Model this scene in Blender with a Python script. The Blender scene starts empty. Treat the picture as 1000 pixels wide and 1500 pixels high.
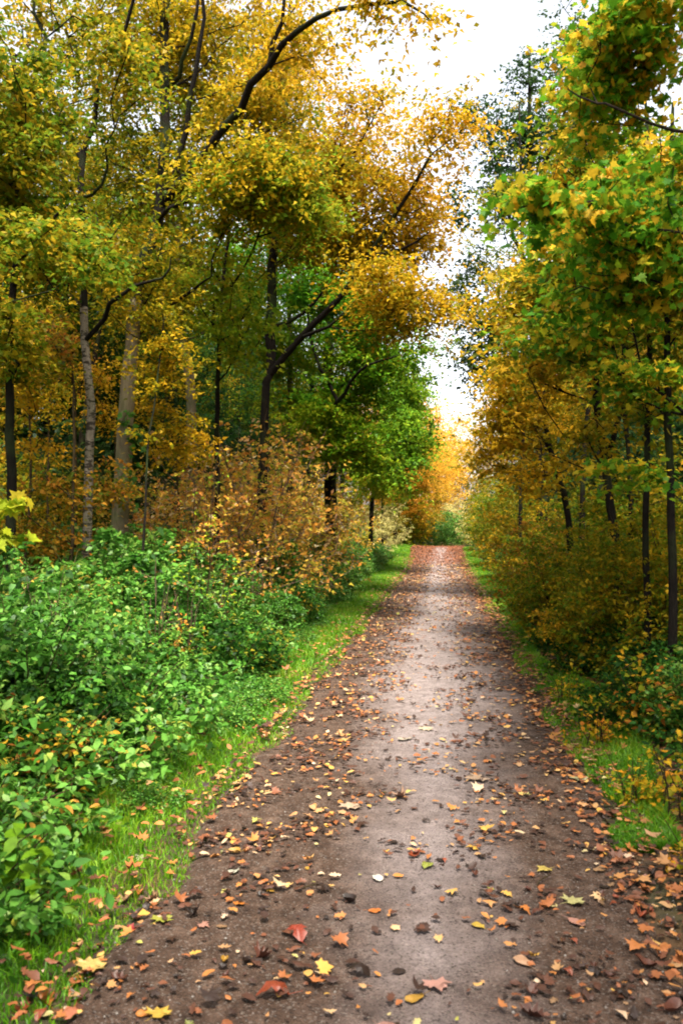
import bpy, math, random
import numpy as np
R = np.random.default_rng(11)
rad = math.radians
scn = bpy.context.scene
COL = scn.collection
# ------------------------------------------------------------------ camera frame
CAMZ, F, HOR, VPX = 1.6, 1250.0, 775.0, 646.0
YAW = math.atan((VPX-500)/F); PIT = math.atan((HOR-750)/F)
fw = np.array([-math.sin(YAW)*math.cos(PIT), math.cos(YAW)*math.cos(PIT), math.sin(PIT)])
rt = np.array([math.cos(YAW), math.sin(YAW), 0.0]); up = np.cross(rt, fw)
def at(px, py, Y):
    d = rt*(px-500)/F + fw + up*(750-py)/F
    return np.array([0, 0, CAMZ]) + d*(Y/d[1])
def sst(a, b, x):
    t = np.clip((x-a)/(b-a), 0, 1); return t*t*(3-2*t)
def hgt(x, y):
    x = np.asarray(x, float); y = np.asarray(y, float)
    h = 0.50*sst(30, 50, y) - 1.6*sst(52, 90, y)
    h = h + 0.30*sst(-2.0, -5.0, x) + 5.0*sst(-7, -34, x) + 0.12*sst(1.3, 3.0, x) + 3.5*sst(5, 28, x)
    side = sst(1.4, 2.6, np.abs(x+0.2))
    h = h + side*0.05*(np.sin(x*1.7+y*0.9)+np.sin(y*1.3-x*2.1+1))
    return h - 0.02*(1-sst(0.9, 1.25, np.abs(x+0.2)))
def gz(x, y): return float(hgt(x, y))
# ------------------------------------------------------------------ tagging helpers
def tag(o, label=None, cat=None, group=None, kind=None):
    for k, v in (('label', label), ('category', cat), ('group', group), ('kind', kind)):
        if v: o[k] = v
    return o
def empty(name, loc, rz=0.0):
    o = bpy.data.objects.new(name, None); COL.objects.link(o)
    o.location = loc; o.rotation_euler = (0, 0, rz); o.empty_display_size = .2
    return o
def link(name, me, parent=None):
    o = bpy.data.objects.new(name, me); COL.objects.link(o)
    if parent is not None: o.parent = parent
    return o
def copy_thing(root, loc, rz=0., sc=1., label=None, group=None, name=None):
    r = root.copy(); COL.objects.link(r)
    if name: r.name = name
    r.location = loc; r.rotation_euler = (0, 0, rz)
    r.scale = (sc, sc, sc) if not hasattr(sc, '__len__') else sc
    if label: r['label'] = label
    if group: r['group'] = group
    for ch in list(root.children):
        c = ch.copy(); COL.objects.link(c); c.parent = r
    return r
def mk_mesh(name, V, polys, mat, smooth=False, attrs=None):
    """V (n,3); polys (m,k) index array; attrs name -> per face float"""
    V = np.ascontiguousarray(V, np.float32); polys = np.ascontiguousarray(polys, np.int32)
    m, k = polys.shape
    me = bpy.data.meshes.new(name)
    me.vertices.add(len(V)); me.vertices.foreach_set('co', V.ravel())
    me.loops.add(m*k); me.loops.foreach_set('vertex_index', polys.ravel())
    me.polygons.add(m)
    me.polygons.foreach_set('loop_start', np.arange(0, m*k, k, dtype=np.int32))
    if smooth: me.polygons.foreach_set('use_smooth', np.ones(m, bool))
    for n, a in (attrs or {}).items():
        at_ = me.attributes.new(n, 'FLOAT', 'FACE'); at_.data.foreach_set('value', np.ascontiguousarray(a, np.float32))
    me.materials.append(mat)
    me.update(calc_edges=True); me.validate()
    return me
# ------------------------------------------------------------------ materials
def new_mat(name):
    m = bpy.data.materials.new(name); m.use_nodes = True
    nt = m.node_tree; nt.nodes.clear()
    out = nt.nodes.new('ShaderNodeOutputMaterial')
    return m, nt, out
def N(nt, t, **kw):
    n = nt.nodes.new(t)
    for k, v in kw.items():
        if k.startswith('i_'):
            key = k[2:]; n.inputs[int(key) if key.isdigit() else key.replace('_', ' ')].default_value = v
        else: setattr(n, k, v)
    return n
def ramp(nt, stops, fac, interp='LINEAR'):
    r = nt.nodes.new('ShaderNodeValToRGB'); e = r.color_ramp.elements; r.color_ramp.interpolation = interp
    e[0].position = stops[0][0]; e[0].color = (*stops[0][1], 1)
    e[1].position = stops[-1][0]; e[1].color = (*stops[-1][1], 1)
    for p, c in stops[1:-1]:
        x = e.new(p); x.color = (*c, 1)
    if fac is not None: nt.links.new(fac, r.inputs[0])
    return r
def math_n(nt, op, a, b=None, c=None):
    n = nt.nodes.new('ShaderNodeMath'); n.operation = op
    for i, v in enumerate((a, b, c)):
        if v is None: continue
        if isinstance(v, (int, float)): n.inputs[i].default_value = v
        else: nt.links.new(v, n.inputs[i])
    return n.outputs[0]
def leaf_mat(name, stops, trans=0.42, rough=0.5, leafw=0.5, shift=0.25, spec=0.12):
    m, nt, out = new_mat(name); L = nt.links.new
    a = N(nt, 'ShaderNodeAttribute', attribute_name='rnd'); b = N(nt, 'ShaderNodeAttribute', attribute_name='clump')
    oi = N(nt, 'ShaderNodeObjectInfo')
    f = math_n(nt, 'MULTIPLY_ADD', a.outputs['Fac'], leafw, math_n(nt, 'MULTIPLY', b.outputs['Fac'], 1-leafw))
    f = math_n(nt, 'ADD', f, math_n(nt, 'MULTIPLY', math_n(nt, 'SUBTRACT', oi.outputs['Random'], .5), shift))
    cr = ramp(nt, stops, f)
    # small blotches on each leaf
    tc = N(nt, 'ShaderNodeTexCoord'); ns = N(nt, 'ShaderNodeTexNoise', i_Scale=38.0, i_Detail=1.0)
    L(tc.outputs['Object'], ns.inputs['Vector'])
    hsv = N(nt, 'ShaderNodeHueSaturation'); L(cr.outputs[0], hsv.inputs['Color'])
    L(math_n(nt, 'MULTIPLY_ADD', ns.outputs['Fac'], 0.9, 0.55), hsv.inputs['Value'])
    L(math_n(nt, 'MULTIPLY_ADD', a.outputs['Fac'], 0.02, 0.49), hsv.inputs['Hue'])
    p = N(nt, 'ShaderNodeBsdfPrincipled', i_Roughness=rough); p.inputs['Specular IOR Level'].default_value = spec
    L(hsv.outputs[0], p.inputs['Base Color'])
    t = N(nt, 'ShaderNodeBsdfTranslucent')
    g = N(nt, 'ShaderNodeGamma', i_Gamma=0.85); L(hsv.outputs[0], g.inputs[0]); L(g.outputs[0], t.inputs[0])
    mx = N(nt, 'ShaderNodeMixShader', i_0=trans); L(p.outputs[0], mx.inputs[1]); L(t.outputs[0], mx.inputs[2])
    L(mx.outputs[0], out.inputs[0]); return m
OCH = [(0, (.06, .11, .006)), (.25, (.20, .20, .006)), (.5, (.48, .29, .008)), (.75, (.68, .34, .012)), (1, (.68, .22, .02))]
M = {}
M['ochre'] = leaf_mat('ochre_leaf', OCH)
M['olive'] = leaf_mat('olive_leaf', [(0, (.02, .09, .005)), (.3, (.09, .17, .006)), (.55, (.24, .20, .007)), (.78, (.52, .29, .010)), (1, (.64, .24, .02))])
M['green'] = leaf_mat('green_leaf', [(0, (.010, .07, .006)), (.3, (.04, .17, .006)), (.55, (.13, .30, .008)), (.8, (.34, .42, .014)), (1, (.50, .38, .02))])
M['yellowgreen'] = leaf_mat('yellow_green_leaf', [(0, (.05, .17, .008)), (.4, (.17, .32, .012)), (.7, (.44, .44, .02)), (1, (.65, .40, .03))])
M['dark'] = leaf_mat('shade_dark_leaf', [(0, (.006, .022, .006)), (.5, (.014, .045, .010)), (1, (.05, .085, .012))])  # leaves darkened for shade inside the wood and for a backlit crown
M['orange'] = leaf_mat('orange_leaf', [(0, (.30, .22, .01)), (.35, (.60, .30, .015)), (.7, (.75, .32, .03)), (1, (.75, .18, .04))])
M['shadegreen'] = leaf_mat('shade_green_leaf', [(0, (.006, .03, .006)), (.5, (.02, .075, .008)), (.85, (.08, .13, .008)), (1, (.30, .20, .01))])  # green leaf darkened to stand in for shade deep in the wood
M['gold'] = leaf_mat('golden_leaf', [(0, (.40, .36, .02)), (.5, (.80, .48, .04)), (1, (.85, .34, .05))])
M['rust'] = leaf_mat('rust_leaf', [(0, (.02, .07, .006)), (.35, (.10, .12, .008)), (.6, (.30, .17, .010)), (.85, (.42, .17, .014)), (1, (.50, .12, .02))], leafw=.7)
M['dry'] = leaf_mat('dry_leaf', [(0, (.16, .24, .015)), (.22, (.48, .42, .04)), (.42, (.78, .50, .08)), (.62, (.74, .32, .04)), (.8, (.62, .20, .04)), (1, (.86, .70, .42))], leafw=.75)
M['bramble'] = leaf_mat('bramble_leaf', [(0, (.010, .055, .006)), (.3, (.028, .125, .009)), (.55, (.07, .225, .018)), (.75, (.15, .35, .045)), (.92, (.26, .38, .06)), (.965, (.5, .38, .04)), (1, (.52, .22, .04))], leafw=.75, rough=.45, spec=.4, trans=.38, shift=.2)
M['pale'] = leaf_mat('pale_leaf', [(0, (.26, .34, .08)), (.5, (.55, .50, .16)), (1, (.72, .56, .24))], leafw=.6)
M['maplegreen'] = leaf_mat('maple_leaf_green', [(0, (.02, .12, .006)), (.3, (.07, .25, .008)), (.5, (.24, .38, .012)), (.6, (.62, .42, .02)), (.8, (.78, .36, .02)), (1, (.5, .13, .02))], leafw=.55)
M['maplegold'] = leaf_mat('maple_leaf_gold', [(0, (.05, .14, .006)), (.25, (.16, .24, .008)), (.5, (.44, .33, .012)), (.75, (.74, .34, .02)), (1, (.66, .17, .02))], leafw=.65)
def bark_mat(name, c1, c2, moss=0.0, scale=6.0, patch=None):
    m, nt, out = new_mat(name); L = nt.links.new
    tc = N(nt, 'ShaderNodeTexCoord'); mp = N(nt, 'ShaderNodeMapping'); mp.inputs['Scale'].default_value = (1, 1, .22)
    L(tc.outputs['Object'], mp.inputs[0])
    n1 = N(nt, 'ShaderNodeTexNoise', i_Scale=scale*6, i_Detail=6.0, i_Roughness=.7); L(mp.outputs[0], n1.inputs['Vector'])
    n2 = N(nt, 'ShaderNodeTexNoise', i_Scale=1.6, i_Detail=3.0); L(tc.outputs['Object'], n2.inputs['Vector'])
    cr = ramp(nt, [(.3, c1), (.7, c2)], n1.outputs['Fac'])
    col = cr.outputs[0]
    if patch:   # dark horizontal scars and flakes of a pale bark
        mp2 = N(nt, 'ShaderNodeMapping'); mp2.inputs['Scale'].default_value = (1, 1, 2.6); L(tc.outputs['Object'], mp2.inputs[0])
        n3 = N(nt, 'ShaderNodeTexNoise', i_Scale=9.0, i_Detail=4.0, i_Roughness=.7); L(mp2.outputs[0], n3.inputs['Vector'])
        r3 = ramp(nt, [(.48, (0, 0, 0)), (.56, (1, 1, 1))], n3.outputs['Fac'])
        mx = N(nt, 'ShaderNodeMixRGB'); L(r3.outputs[0], mx.inputs[0]); L(col, mx.inputs[1]); mx.inputs[2].default_value = (*patch, 1); col = mx.outputs[0]
    if moss:
        r2 = ramp(nt, [(.5, (0, 0, 0)), (.68, (moss,)*3)], n2.outputs['Fac'])
        mx = N(nt, 'ShaderNodeMixRGB'); L(r2.outputs[0], mx.inputs[0]); L(col, mx.inputs[1]); mx.inputs[2].default_value = (.07, .12, .03, 1); col = mx.outputs[0]
    p = N(nt, 'ShaderNodeBsdfPrincipled', i_Roughness=.9); p.inputs['Specular IOR Level'].default_value = .15; L(col, p.inputs['Base Color'])
    bp = N(nt, 'ShaderNodeBump', i_Strength=1.0, i_Distance=.035); L(n1.outputs['Fac'], bp.inputs['Height']); L(bp.outputs[0], p.inputs['Normal'])
    L(p.outputs[0], out.inputs[0]); return m
M['bark'] = bark_mat('dark_bark', (.010, .007, .005), (.045, .032, .020), moss=.5)
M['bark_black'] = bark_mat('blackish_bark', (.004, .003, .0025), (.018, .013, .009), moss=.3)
M['bark_grey'] = bark_mat('grey_smooth_bark', (.13, .105, .065), (.29, .23, .14), moss=.7, scale=3)
M['bark_birch'] = bark_mat('birch_bark', (.17, .14, .105), (.34, .28, .21), moss=.3, patch=(.05, .038, .028))
M['twig'] = bark_mat('shrub_twig', (.09, .05, .032), (.30, .20, .14))
M['twig_dark'] = bark_mat('dark_twig', (.03, .02, .012), (.10, .07, .03))
M['stalk'] = bark_mat('green_stalk', (.06, .08, .02), (.16, .14, .05))
# ------------------------------------------------------------------ leaf templates (x across, y along, z up)
T_KITE = np.array([(0, 0, 0), (-.30, .42, .10), (0, 1, -.06), (.30, .42, .10)])
T_OVAL = np.array([(0, 0, 0), (-.22, .22, .07), (-.30, .50, .08), (-.17, .80, .03), (0, 1, -.05), (.17, .80, .03), (.30, .50, .08), (.22, .22, .07)])
_h = [(.10, .02), (.40, -.10), (.36, .10), (.62, .34), (.36, .36), (.34, .62), (.17, .56)]
T_MAPLE = np.array([(0, 0, 0)] + [(-x, y+.1, .16*x) for x, y in _h] + [(0, 1.02, -.08)] + [(x, y+.1, .16*x) for x, y in _h[::-1]])
TM = {'kite': T_KITE, 'oval': T_OVAL, 'maple': T_MAPLE}
def nrm(a): return a/np.maximum(np.linalg.norm(a, axis=-1, keepdims=True), 1e-9)
def leaves_mesh(name, P, size, mat, tmpl='kite', rnd=None, clump=None, jit=.55, droop=.25, out_dir=None):
    n = len(P); T = TM[tmpl]; k = len(T)
    Nn = nrm(np.array([0, 0, 1.]) + R.normal(0, jit, (n, 3)))
    D = R.normal(0, 1, (n, 3)); D[:, 2] = -droop + R.normal(0, .3, n)
    if out_dir is not None: D[:, :2] += out_dir[:, :2]*.8
    D = nrm(D - Nn*np.sum(D*Nn, 1, keepdims=True)); S = np.cross(D, Nn)
    sz = np.asarray(size).reshape(-1, 1, 1)*np.ones((n, 1, 1))
    Tz = T[None, :, 2]*R.normal(1.2, 1.1, (n, 1)) + (T[None, :, 1]**2)*R.normal(-.12, .22, (n, 1))
    V = P[:, None, :] + sz*(T[None, :, 0:1]*S[:, None, :] + T[None, :, 1:2]*D[:, None, :] + Tz[..., None]*Nn[:, None, :])
    I = np.arange(n*k).reshape(n, k)
    if rnd is None: rnd = R.random(n)
    if clump is None: clump = R.random(n)
    return mk_mesh(name, V.reshape(-1, 3), I, mat, attrs={'rnd': rnd, 'clump': clump})
# ------------------------------------------------------------------ branching
def resample(pts, seg):
    P = np.asarray(pts, float)
    if len(P) > 2:   # Catmull-Rom
        Q = np.vstack([2*P[0]-P[1], P, 2*P[-1]-P[-2]]); out = []
        for i in range(len(P)-1):
            p0, p1, p2, p3 = Q[i:i+4]; n = max(2, int(np.linalg.norm(p2-p1)/seg)+1)
            t = np.linspace(0, 1, n, endpoint=False)[:, None]
            out.append(.5*((2*p1)+(-p0+p2)*t+(2*p0-5*p1+4*p2-p3)*t*t+(-p0+3*p1-3*p2+p3)*t**3))
        return np.vstack(out+[P[-1:]])
    n = max(2, int(np.linalg.norm(P[1]-P[0])/seg)+1)
    return P[0]+(P[1]-P[0])*np.linspace(0, 1, n+1)[:, None]
def skeleton(lines, targets, seg=.45, wob=.05, rise=.25, dpen=.35):
    """lines: list of (points, r0, r1). returns pos, parent, fixed radius (0 = free), tip ids"""
    pos, par, rad_ = [], [], []
    for li, (pts, r0, r1) in enumerate(lines):
        Q = resample(pts, seg)
        if li > 0 and pos:
            A = np.array(pos); j = int(np.argmin(np.linalg.norm(A-Q[0], axis=1))); prev = j; s = 0
            if np.linalg.norm(A[j]-Q[0]) < .12: s = 1
        else: prev = -1; s = 0
        n = len(Q)
        for i in range(s, n):
            q = Q[i].copy()
            if 0 < i < n-1: q[:2] += R.normal(0, .008 if li == 0 else wob*.5, 2)
            pos.append(q); par.append(prev); rad_.append(r0+(r1-r0)*i/(n-1)); prev = len(pos)-1
    plen = [0.]*len(pos)
    for i in range(len(pos)):
        if par[i] >= 0: plen[i] = plen[par[i]]+np.linalg.norm(pos[i]-pos[par[i]])
    tips = []
    T = np.asarray(targets)
    if len(T):
        base = np.array(pos)
        d0 = np.array([np.min(np.linalg.norm(base-t, axis=1)) for t in T]); T = T[np.argsort(d0)]
        cap = len(pos)+len(T)*12+10
        A = np.zeros((cap, 3)); PL = np.zeros(cap); n = len(pos); A[:n] = pos; PL[:n] = plen
        par_ = par+[0]*(cap-n); rr = rad_+[0.]*(cap-n)
        for t in T:
            dv = t-A[:n]; d = np.linalg.norm(dv, axis=1)
            cost = d + dpen*PL[:n] + np.where(dv[:, 2] < d*rise, (d*rise-dv[:, 2])*1.2, 0)
            j = int(np.argmin(cost)); dist = d[j]
            m = min(10, max(1, int(dist/seg)+1)); p0 = A[j].copy(); prev = j
            off = R.normal(0, wob, 3)*dist*.5; off[2] += -.08*dist
            for i in range(1, m+1):
                if n >= cap: break
                u = i/m; q = p0+(t-p0)*u + off*4*u*(1-u) + (R.normal(0, wob*.3, 3) if i < m else 0)
                A[n] = q; par_[n] = prev; PL[n] = PL[prev]+dist/m; prev = n; n += 1
            tips.append(prev)
        pos = A[:n]; par = par_[:n]; rad_ = rr[:n]
    return np.array(pos), np.array(par), np.array(rad_), np.array(tips, int)
def tubes(name, pos, par, fixed, tips, rtip, rmax, mat, flare=1.0, power=.5):
    n = len(pos); w = np.zeros(n); w[tips] += 1
    for i in range(n-1, -1, -1):
        if par[i] >= 0: w[par[i]] += w[i]
    W = max(w.max(), 1)
    r = rtip+(rmax-rtip)*np.power(np.maximum(w, .2)/W, power)
    r = np.where(fixed > 0, fixed, np.minimum(r, rmax))
    for i in range(n):
        if par[i] >= 0 and fixed[i] == 0: r[i] = min(r[i], r[par[i]]*.85+.0005)
    kids = [[] for _ in range(n)]
    for i in range(n):
        if par[i] >= 0: kids[par[i]].append(i)
    V, Fq, base = [], [], 0
    starts = [(i, -1) for i in range(n) if par[i] < 0]
    while starts:
        s, p = starts.pop(); chain = [] if p < 0 else [p]; c = s
        while True:
            chain.append(c)
            if not kids[c]: break
            k = max(kids[c], key=lambda q: (fixed[q] > 0, r[q])); starts += [(q, c) for q in kids[c] if q != k]; c = k
        if len(chain) < 2: continue
        C = pos[chain]; rr = r[chain].copy()
        if p >= 0: rr[0] = min(rr[0], rr[1]*1.15)
        rr[-1] *= .45 if fixed[chain[-1]] == 0 else .6
        if p < 0 and flare > 1:
            hgtc = C[:, 2]-C[0, 2]; rr = rr*(1+(flare-1)*np.exp(-hgtc/.25))
        m = 10 if rr.max() > .06 else (6 if rr.max() > .02 else 3)
        t = nrm(np.gradient(C, axis=0)); ref = np.eye(3)[np.argmin(np.abs(nrm(C[-1]-C[0]+1e-6)))]
        a = nrm(np.cross(t, ref)); b = np.cross(t, a)
        an = np.arange(m)*2*math.pi/m
        ring = C[:, None, :]+rr[:, None, None]*(np.cos(an)[None, :, None]*a[:, None, :]+np.sin(an)[None, :, None]*b[:, None, :])
        V.append(ring.reshape(-1, 3)); L = len(C)
        i0 = base+np.arange(L-1)[:, None]*m+np.arange(m)[None, :]; i1 = base+np.arange(L-1)[:, None]*m+((np.arange(m)+1) % m)[None, :]
        Fq.append(np.stack([i0, i1, i1+m, i0+m], -1).reshape(-1, 4)); base += L*m
    return mk_mesh(name, np.vstack(V), np.vstack(Fq), mat, smooth=True)
def in_ell(c, r, n, p=.45):
    d = nrm(R.normal(0, 1, (n, 3))); u = R.random((n, 1))**p
    return np.asarray(c)+d*u*np.asarray(r)
def clumps(pos, par, tips, per, cr, flat, grad=.35):
    """leaf positions on small side sprays round each twig end, tint value, outward direction"""
    tp = pos[tips]; pp = pos[par[tips]]; n = len(tips); ns = 6
    cnt = np.maximum(3, R.poisson(per*np.clip(R.normal(1, .4, n), .25, 2.0)))
    idx = np.repeat(np.arange(n), cnt)
    ang = R.random((n, ns))*6.28; ln = cr*(1.0+1.5*R.random((n, ns))); zz = R.normal(-.12, flat*.75, (n, ns))
    dirs = np.stack([np.cos(ang), np.sin(ang), zz], -1)*ln[..., None]
    st = R.random((n, ns, 1))*.8; st = tp[:, None]*(1-st)+pp[:, None]*st
    sub = R.integers(0, ns, len(idx)); u = R.random((len(idx), 1))
    d = dirs[idx, sub]; P = st[idx, sub]+d*u; P[:, 2] -= (u[:, 0]**2)*cr*.25
    P += R.normal(0, 1, P.shape)*np.array([cr*.16, cr*.16, cr*.10])
    q = tp*.55; cl = .5+.25*np.sin(q[:, 0]*1.3+q[:, 2]*.9+1)+.2*np.sin(q[:, 1]*1.7-q[:, 2]*1.1)+R.normal(0, .17, n)
    return P, np.clip(cl, 0, 1)[idx], nrm(d)
def make_tree(name, base, lines, targets, leaf, bark, per=50, lsize=.085, tmpl='kite', cr=.32, flat=.4, rtip=.006, rmax=.1, flare=1.5,
              label='', cat='tree', group=None, seg=.45, wob=.06, jit=.55, droop=.25, bias=0.0, parts=('trunk', 'crown'), dpen=.35, rise=.25, extra=None, upper=None):
    base = np.asarray(base, float)
    lines = [(np.asarray(p, float)-base, a, b) for p, a, b in lines]; targets = np.asarray(targets)-base
    pos, par, fx, tips = skeleton(lines, targets, seg, wob, rise, dpen)
    root = empty(name, base); tag(root, label, cat, group)
    tme = tubes(name+'_wood', pos, par, fx, tips, rtip, rmax, M[bark], flare)
    if upper:      # sunlit lower stem, shaded limbs and top: light put into the bark colour
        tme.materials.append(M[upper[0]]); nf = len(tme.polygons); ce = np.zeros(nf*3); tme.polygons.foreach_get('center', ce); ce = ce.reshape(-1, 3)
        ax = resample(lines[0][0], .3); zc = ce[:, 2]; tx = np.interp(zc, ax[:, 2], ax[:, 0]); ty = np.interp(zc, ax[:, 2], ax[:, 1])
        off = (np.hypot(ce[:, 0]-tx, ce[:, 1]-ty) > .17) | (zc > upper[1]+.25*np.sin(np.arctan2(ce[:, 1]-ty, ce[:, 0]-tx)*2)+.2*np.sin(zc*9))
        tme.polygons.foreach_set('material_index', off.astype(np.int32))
    link(parts[0], tme, root)
    P, cl, od = clumps(pos, par, tips, per, cr, flat)
    sz = lsize*np.clip(R.normal(1, .22, len(P)), .45, 1.6)
    link(parts[1], leaves_mesh(name+'_leaves', P, sz, M[leaf], tmpl, clump=np.clip(cl+bias, 0, 1), jit=jit, droop=droop, out_dir=od), root)
    if extra: extra(root, pos, par, tips)
    return root
def blob(px, py, Y, rx, ry, rd, n, p=.5):
    """twig ends in a ragged volume with hollows, not an even ball"""
    c_ = at(px, py, Y); r_ = np.array((rx*Y/F, rd, ry*Y/F)); out = np.zeros((0, 3))
    while len(out) < n:
        d = nrm(R.normal(0, 1, (n*3, 3))); u = R.random((n*3, 1))**p*(1+(R.random((n*3, 1)) < .22)*np.abs(R.normal(0, .42, (n*3, 1))))
        q = c_+d*u*r_; f = np.sin(q[:, 0]*2.3+1.3*np.sin(q[:, 2]*1.9))+np.sin(q[:, 1]*2.1+q[:, 2]*2.7+1)+.6*np.sin(q[:, 2]*5.1+q[:, 0])
        out = np.vstack([out, q[f+R.normal(0, .35, len(q)) > -.6]])
    return out[:n]
def pl(pts, r0, r1): return ([at(*p) for p in pts], r0, r1)
def base_under(px, Y):
    p = at(px, 775, Y); return np.array([p[0], p[1], gz(p[0], p[1])])
# ================================================================== SETTING
def axis(lo, hi, dense):
    a = list(dense); s = dense[1]-dense[0]; x = dense[-1]
    while x < hi: s *= 1.25; x += s; a.append(min(x, hi))
    s = dense[1]-dense[0]; x = dense[0]
    while x > lo: s *= 1.25; x -= s; a.insert(0, max(x, lo))
    return np.array(a)
xs = axis(-420, 420, np.arange(-6, 6.01, .12)); ys = axis(-60, 700, np.arange(0, 70, .4))
X, Y_ = np.meshgrid(xs, ys); Z = hgt(X, Y_); nx = len(xs); ny = len(ys)
I = (np.arange(ny-1)[:, None]*nx+np.arange(nx-1)[None, :]).ravel()
# ground: leaf mould, moss and soil
m, nt, out = new_mat('forest_floor'); L = nt.links.new
tc = N(nt, 'ShaderNodeTexCoord')
n1 = N(nt, 'ShaderNodeTexNoise', i_Scale=1.1, i_Detail=4.0); n2 = N(nt, 'ShaderNodeTexNoise', i_Scale=24.0, i_Detail=5.0, i_Roughness=.7); vo = N(nt, 'ShaderNodeTexVoronoi', i_Scale=17.0)
for q in (n1, n2, vo): L(tc.outputs['Object'], q.inputs['Vector'])
c1 = ramp(nt, [(.25, (.016, .011, .007)), (.5, (.055, .034, .016)), (.75, (.11, .06, .022))], n2.outputs['Fac'])
c2 = ramp(nt, [(0, (.20, .09, .02)), (.5, (.07, .035, .015)), (1, (.03, .018, .01))], None); L(vo.outputs['Color'], c2.inputs[0])
mx = N(nt, 'ShaderNodeMixRGB', i_0=.45); L(c1.outputs[0], mx.inputs[1]); L(c2.outputs[0], mx.inputs[2])
r3 = ramp(nt, [(.46, (0, 0, 0)), (.62, (.6, .6, .6))], n1.outputs['Fac'])
mx2 = N(nt, 'ShaderNodeMixRGB'); L(r3.outputs[0], mx2.inputs[0]); L(mx.outputs[0], mx2.inputs[1]); mx2.inputs[2].default_value = (.028, .05, .010, 1)
p = N(nt, 'ShaderNodeBsdfPrincipled', i_Roughness=.9); L(mx2.outputs[0], p.inputs['Base Color'])
bp = N(nt, 'ShaderNodeBump', i_Strength=.8, i_Distance=.03); L(n2.outputs['Fac'], bp.inputs['Height']); L(bp.outputs[0], p.inputs['Normal']); L(p.outputs[0], out.inputs[0])
M['ground'] = m
g = link('ground', mk_mesh('ground', np.stack([X.ravel(), Y_.ravel(), Z.ravel()], 1), np.stack([I, I+1, I+nx+1, I+nx], 1), m, smooth=True))
tag(g, 'dark leaf strewn woodland floor on both sides of the path', kind='structure')
# path sheet
m, nt, out = new_mat('path_surface'); L = nt.links.new
tc = N(nt, 'ShaderNodeTexCoord'); sx = N(nt, 'ShaderNodeSeparateXYZ'); L(tc.outputs['Object'], sx.inputs[0])
big = N(nt, 'ShaderNodeTexNoise', i_Scale=1.3, i_Detail=4.0, i_Roughness=.6); mid = N(nt, 'ShaderNodeTexNoise', i_Scale=9.0, i_Detail=5.0, i_Roughness=.65)
fine = N(nt, 'ShaderNodeTexNoise', i_Scale=95.0, i_Detail=4.0, i_Roughness=.75); gr = N(nt, 'ShaderNodeTexVoronoi', i_Scale=130.0); gr2 = N(nt, 'ShaderNodeTexVoronoi', i_Scale=60.0)
for q in (big, mid, fine, gr, gr2): L(tc.outputs['Object'], q.inputs['Vector'])
# trodden strip down the middle is finer and greyer than the muddy margins, its paleness partly painted sky sheen
cx = math_n(nt, 'ABSOLUTE', math_n(nt, 'SUBTRACT', sx.outputs[0], -0.05))
edge = math_n(nt, 'ADD', cx, math_n(nt, 'MULTIPLY', math_n(nt, 'SUBTRACT', big.outputs['Fac'], .5), .9))
nearf = N(nt, 'ShaderNodeMapRange', i_1=3.0, i_2=8.5, i_3=.5, i_4=0.0); L(sx.outputs[1], nearf.inputs[0])
edge = math_n(nt, 'ADD', edge, nearf.outputs[0])
strip = ramp(nt, [(.2, (1, 1, 1)), (.9, (0, 0, 0))], edge)
cA = ramp(nt, [(.3, (.245, .195, .19)), (.7, (.41, .34, .335))], mid.outputs['Fac'])
cB = ramp(nt, [(.28, (.036, .019, .012)), (.5, (.088, .051, .035)), (.72, (.17, .107, .078))], mid.outputs['Fac'])
mx = N(nt, 'ShaderNodeMixRGB'); L(strip.outputs[0], mx.inputs[0]); L(cB.outputs[0], mx.inputs[1]); L(cA.outputs[0], mx.inputs[2])
fr = ramp(nt, [(.3, (.55, .55, .55)), (.55, (1, 1, 1)), (.75, (1.5, 1.45, 1.4))], fine.outputs['Fac'])
mu = N(nt, 'ShaderNodeMixRGB', blend_type='MULTIPLY', i_0=1.0); L(mx.outputs[0], mu.inputs[1]); L(fr.outputs[0], mu.inputs[2])
sp = N(nt, 'ShaderNodeSeparateColor'); L(gr.outputs['Color'], sp.inputs[0])
st = ramp(nt, [(.86, (0, 0, 0)), (.93, (.55, .55, .55))], sp.outputs[0])
m3 = N(nt, 'ShaderNodeMixRGB'); L(st.outputs[0], m3.inputs[0]); L(mu.outputs[0], m3.inputs[1]); m3.inputs[2].default_value = (.22, .18, .155, 1)
sd = ramp(nt, [(.04, (.65, .65, .65)), (.14, (0, 0, 0))], sp.outputs[1])
m4 = N(nt, 'ShaderNodeMixRGB'); L(sd.outputs[0], m4.inputs[0]); L(m3.outputs[0], m4.inputs[1]); m4.inputs[2].default_value = (.018, .012, .01, 1)
p = N(nt, 'ShaderNodeBsdfPrincipled'); p.inputs['Specular IOR Level'].default_value = .25; L(m4.outputs[0], p.inputs['Base Color'])
rr_ = N(nt, 'ShaderNodeMapRange', i_1=.3, i_2=.7, i_3=.66, i_4=.9); L(big.outputs['Fac'], rr_.inputs[0]); L(rr_.outputs[0], p.inputs['Roughness'])
hh = math_n(nt, 'ADD', fine.outputs['Fac'], math_n(nt, 'MULTIPLY', gr.outputs['Distance'], -.8)); hh = math_n(nt, 'ADD', hh, math_n(nt, 'MULTIPLY_ADD', mid.outputs['Fac'], 3.2, math_n(nt, 'MULTIPLY', big.outputs['Fac'], 4.0)))
bp = N(nt, 'ShaderNodeBump', i_Strength=.9, i_Distance=.012); L(hh, bp.inputs['Height']); L(bp.outputs[0], p.inputs['Normal']); L(p.outputs[0], out.inputs[0])
M['path'] = m
py_ = np.concatenate([np.arange(-12, 12, .06), np.arange(12, 110, .3)])
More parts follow.
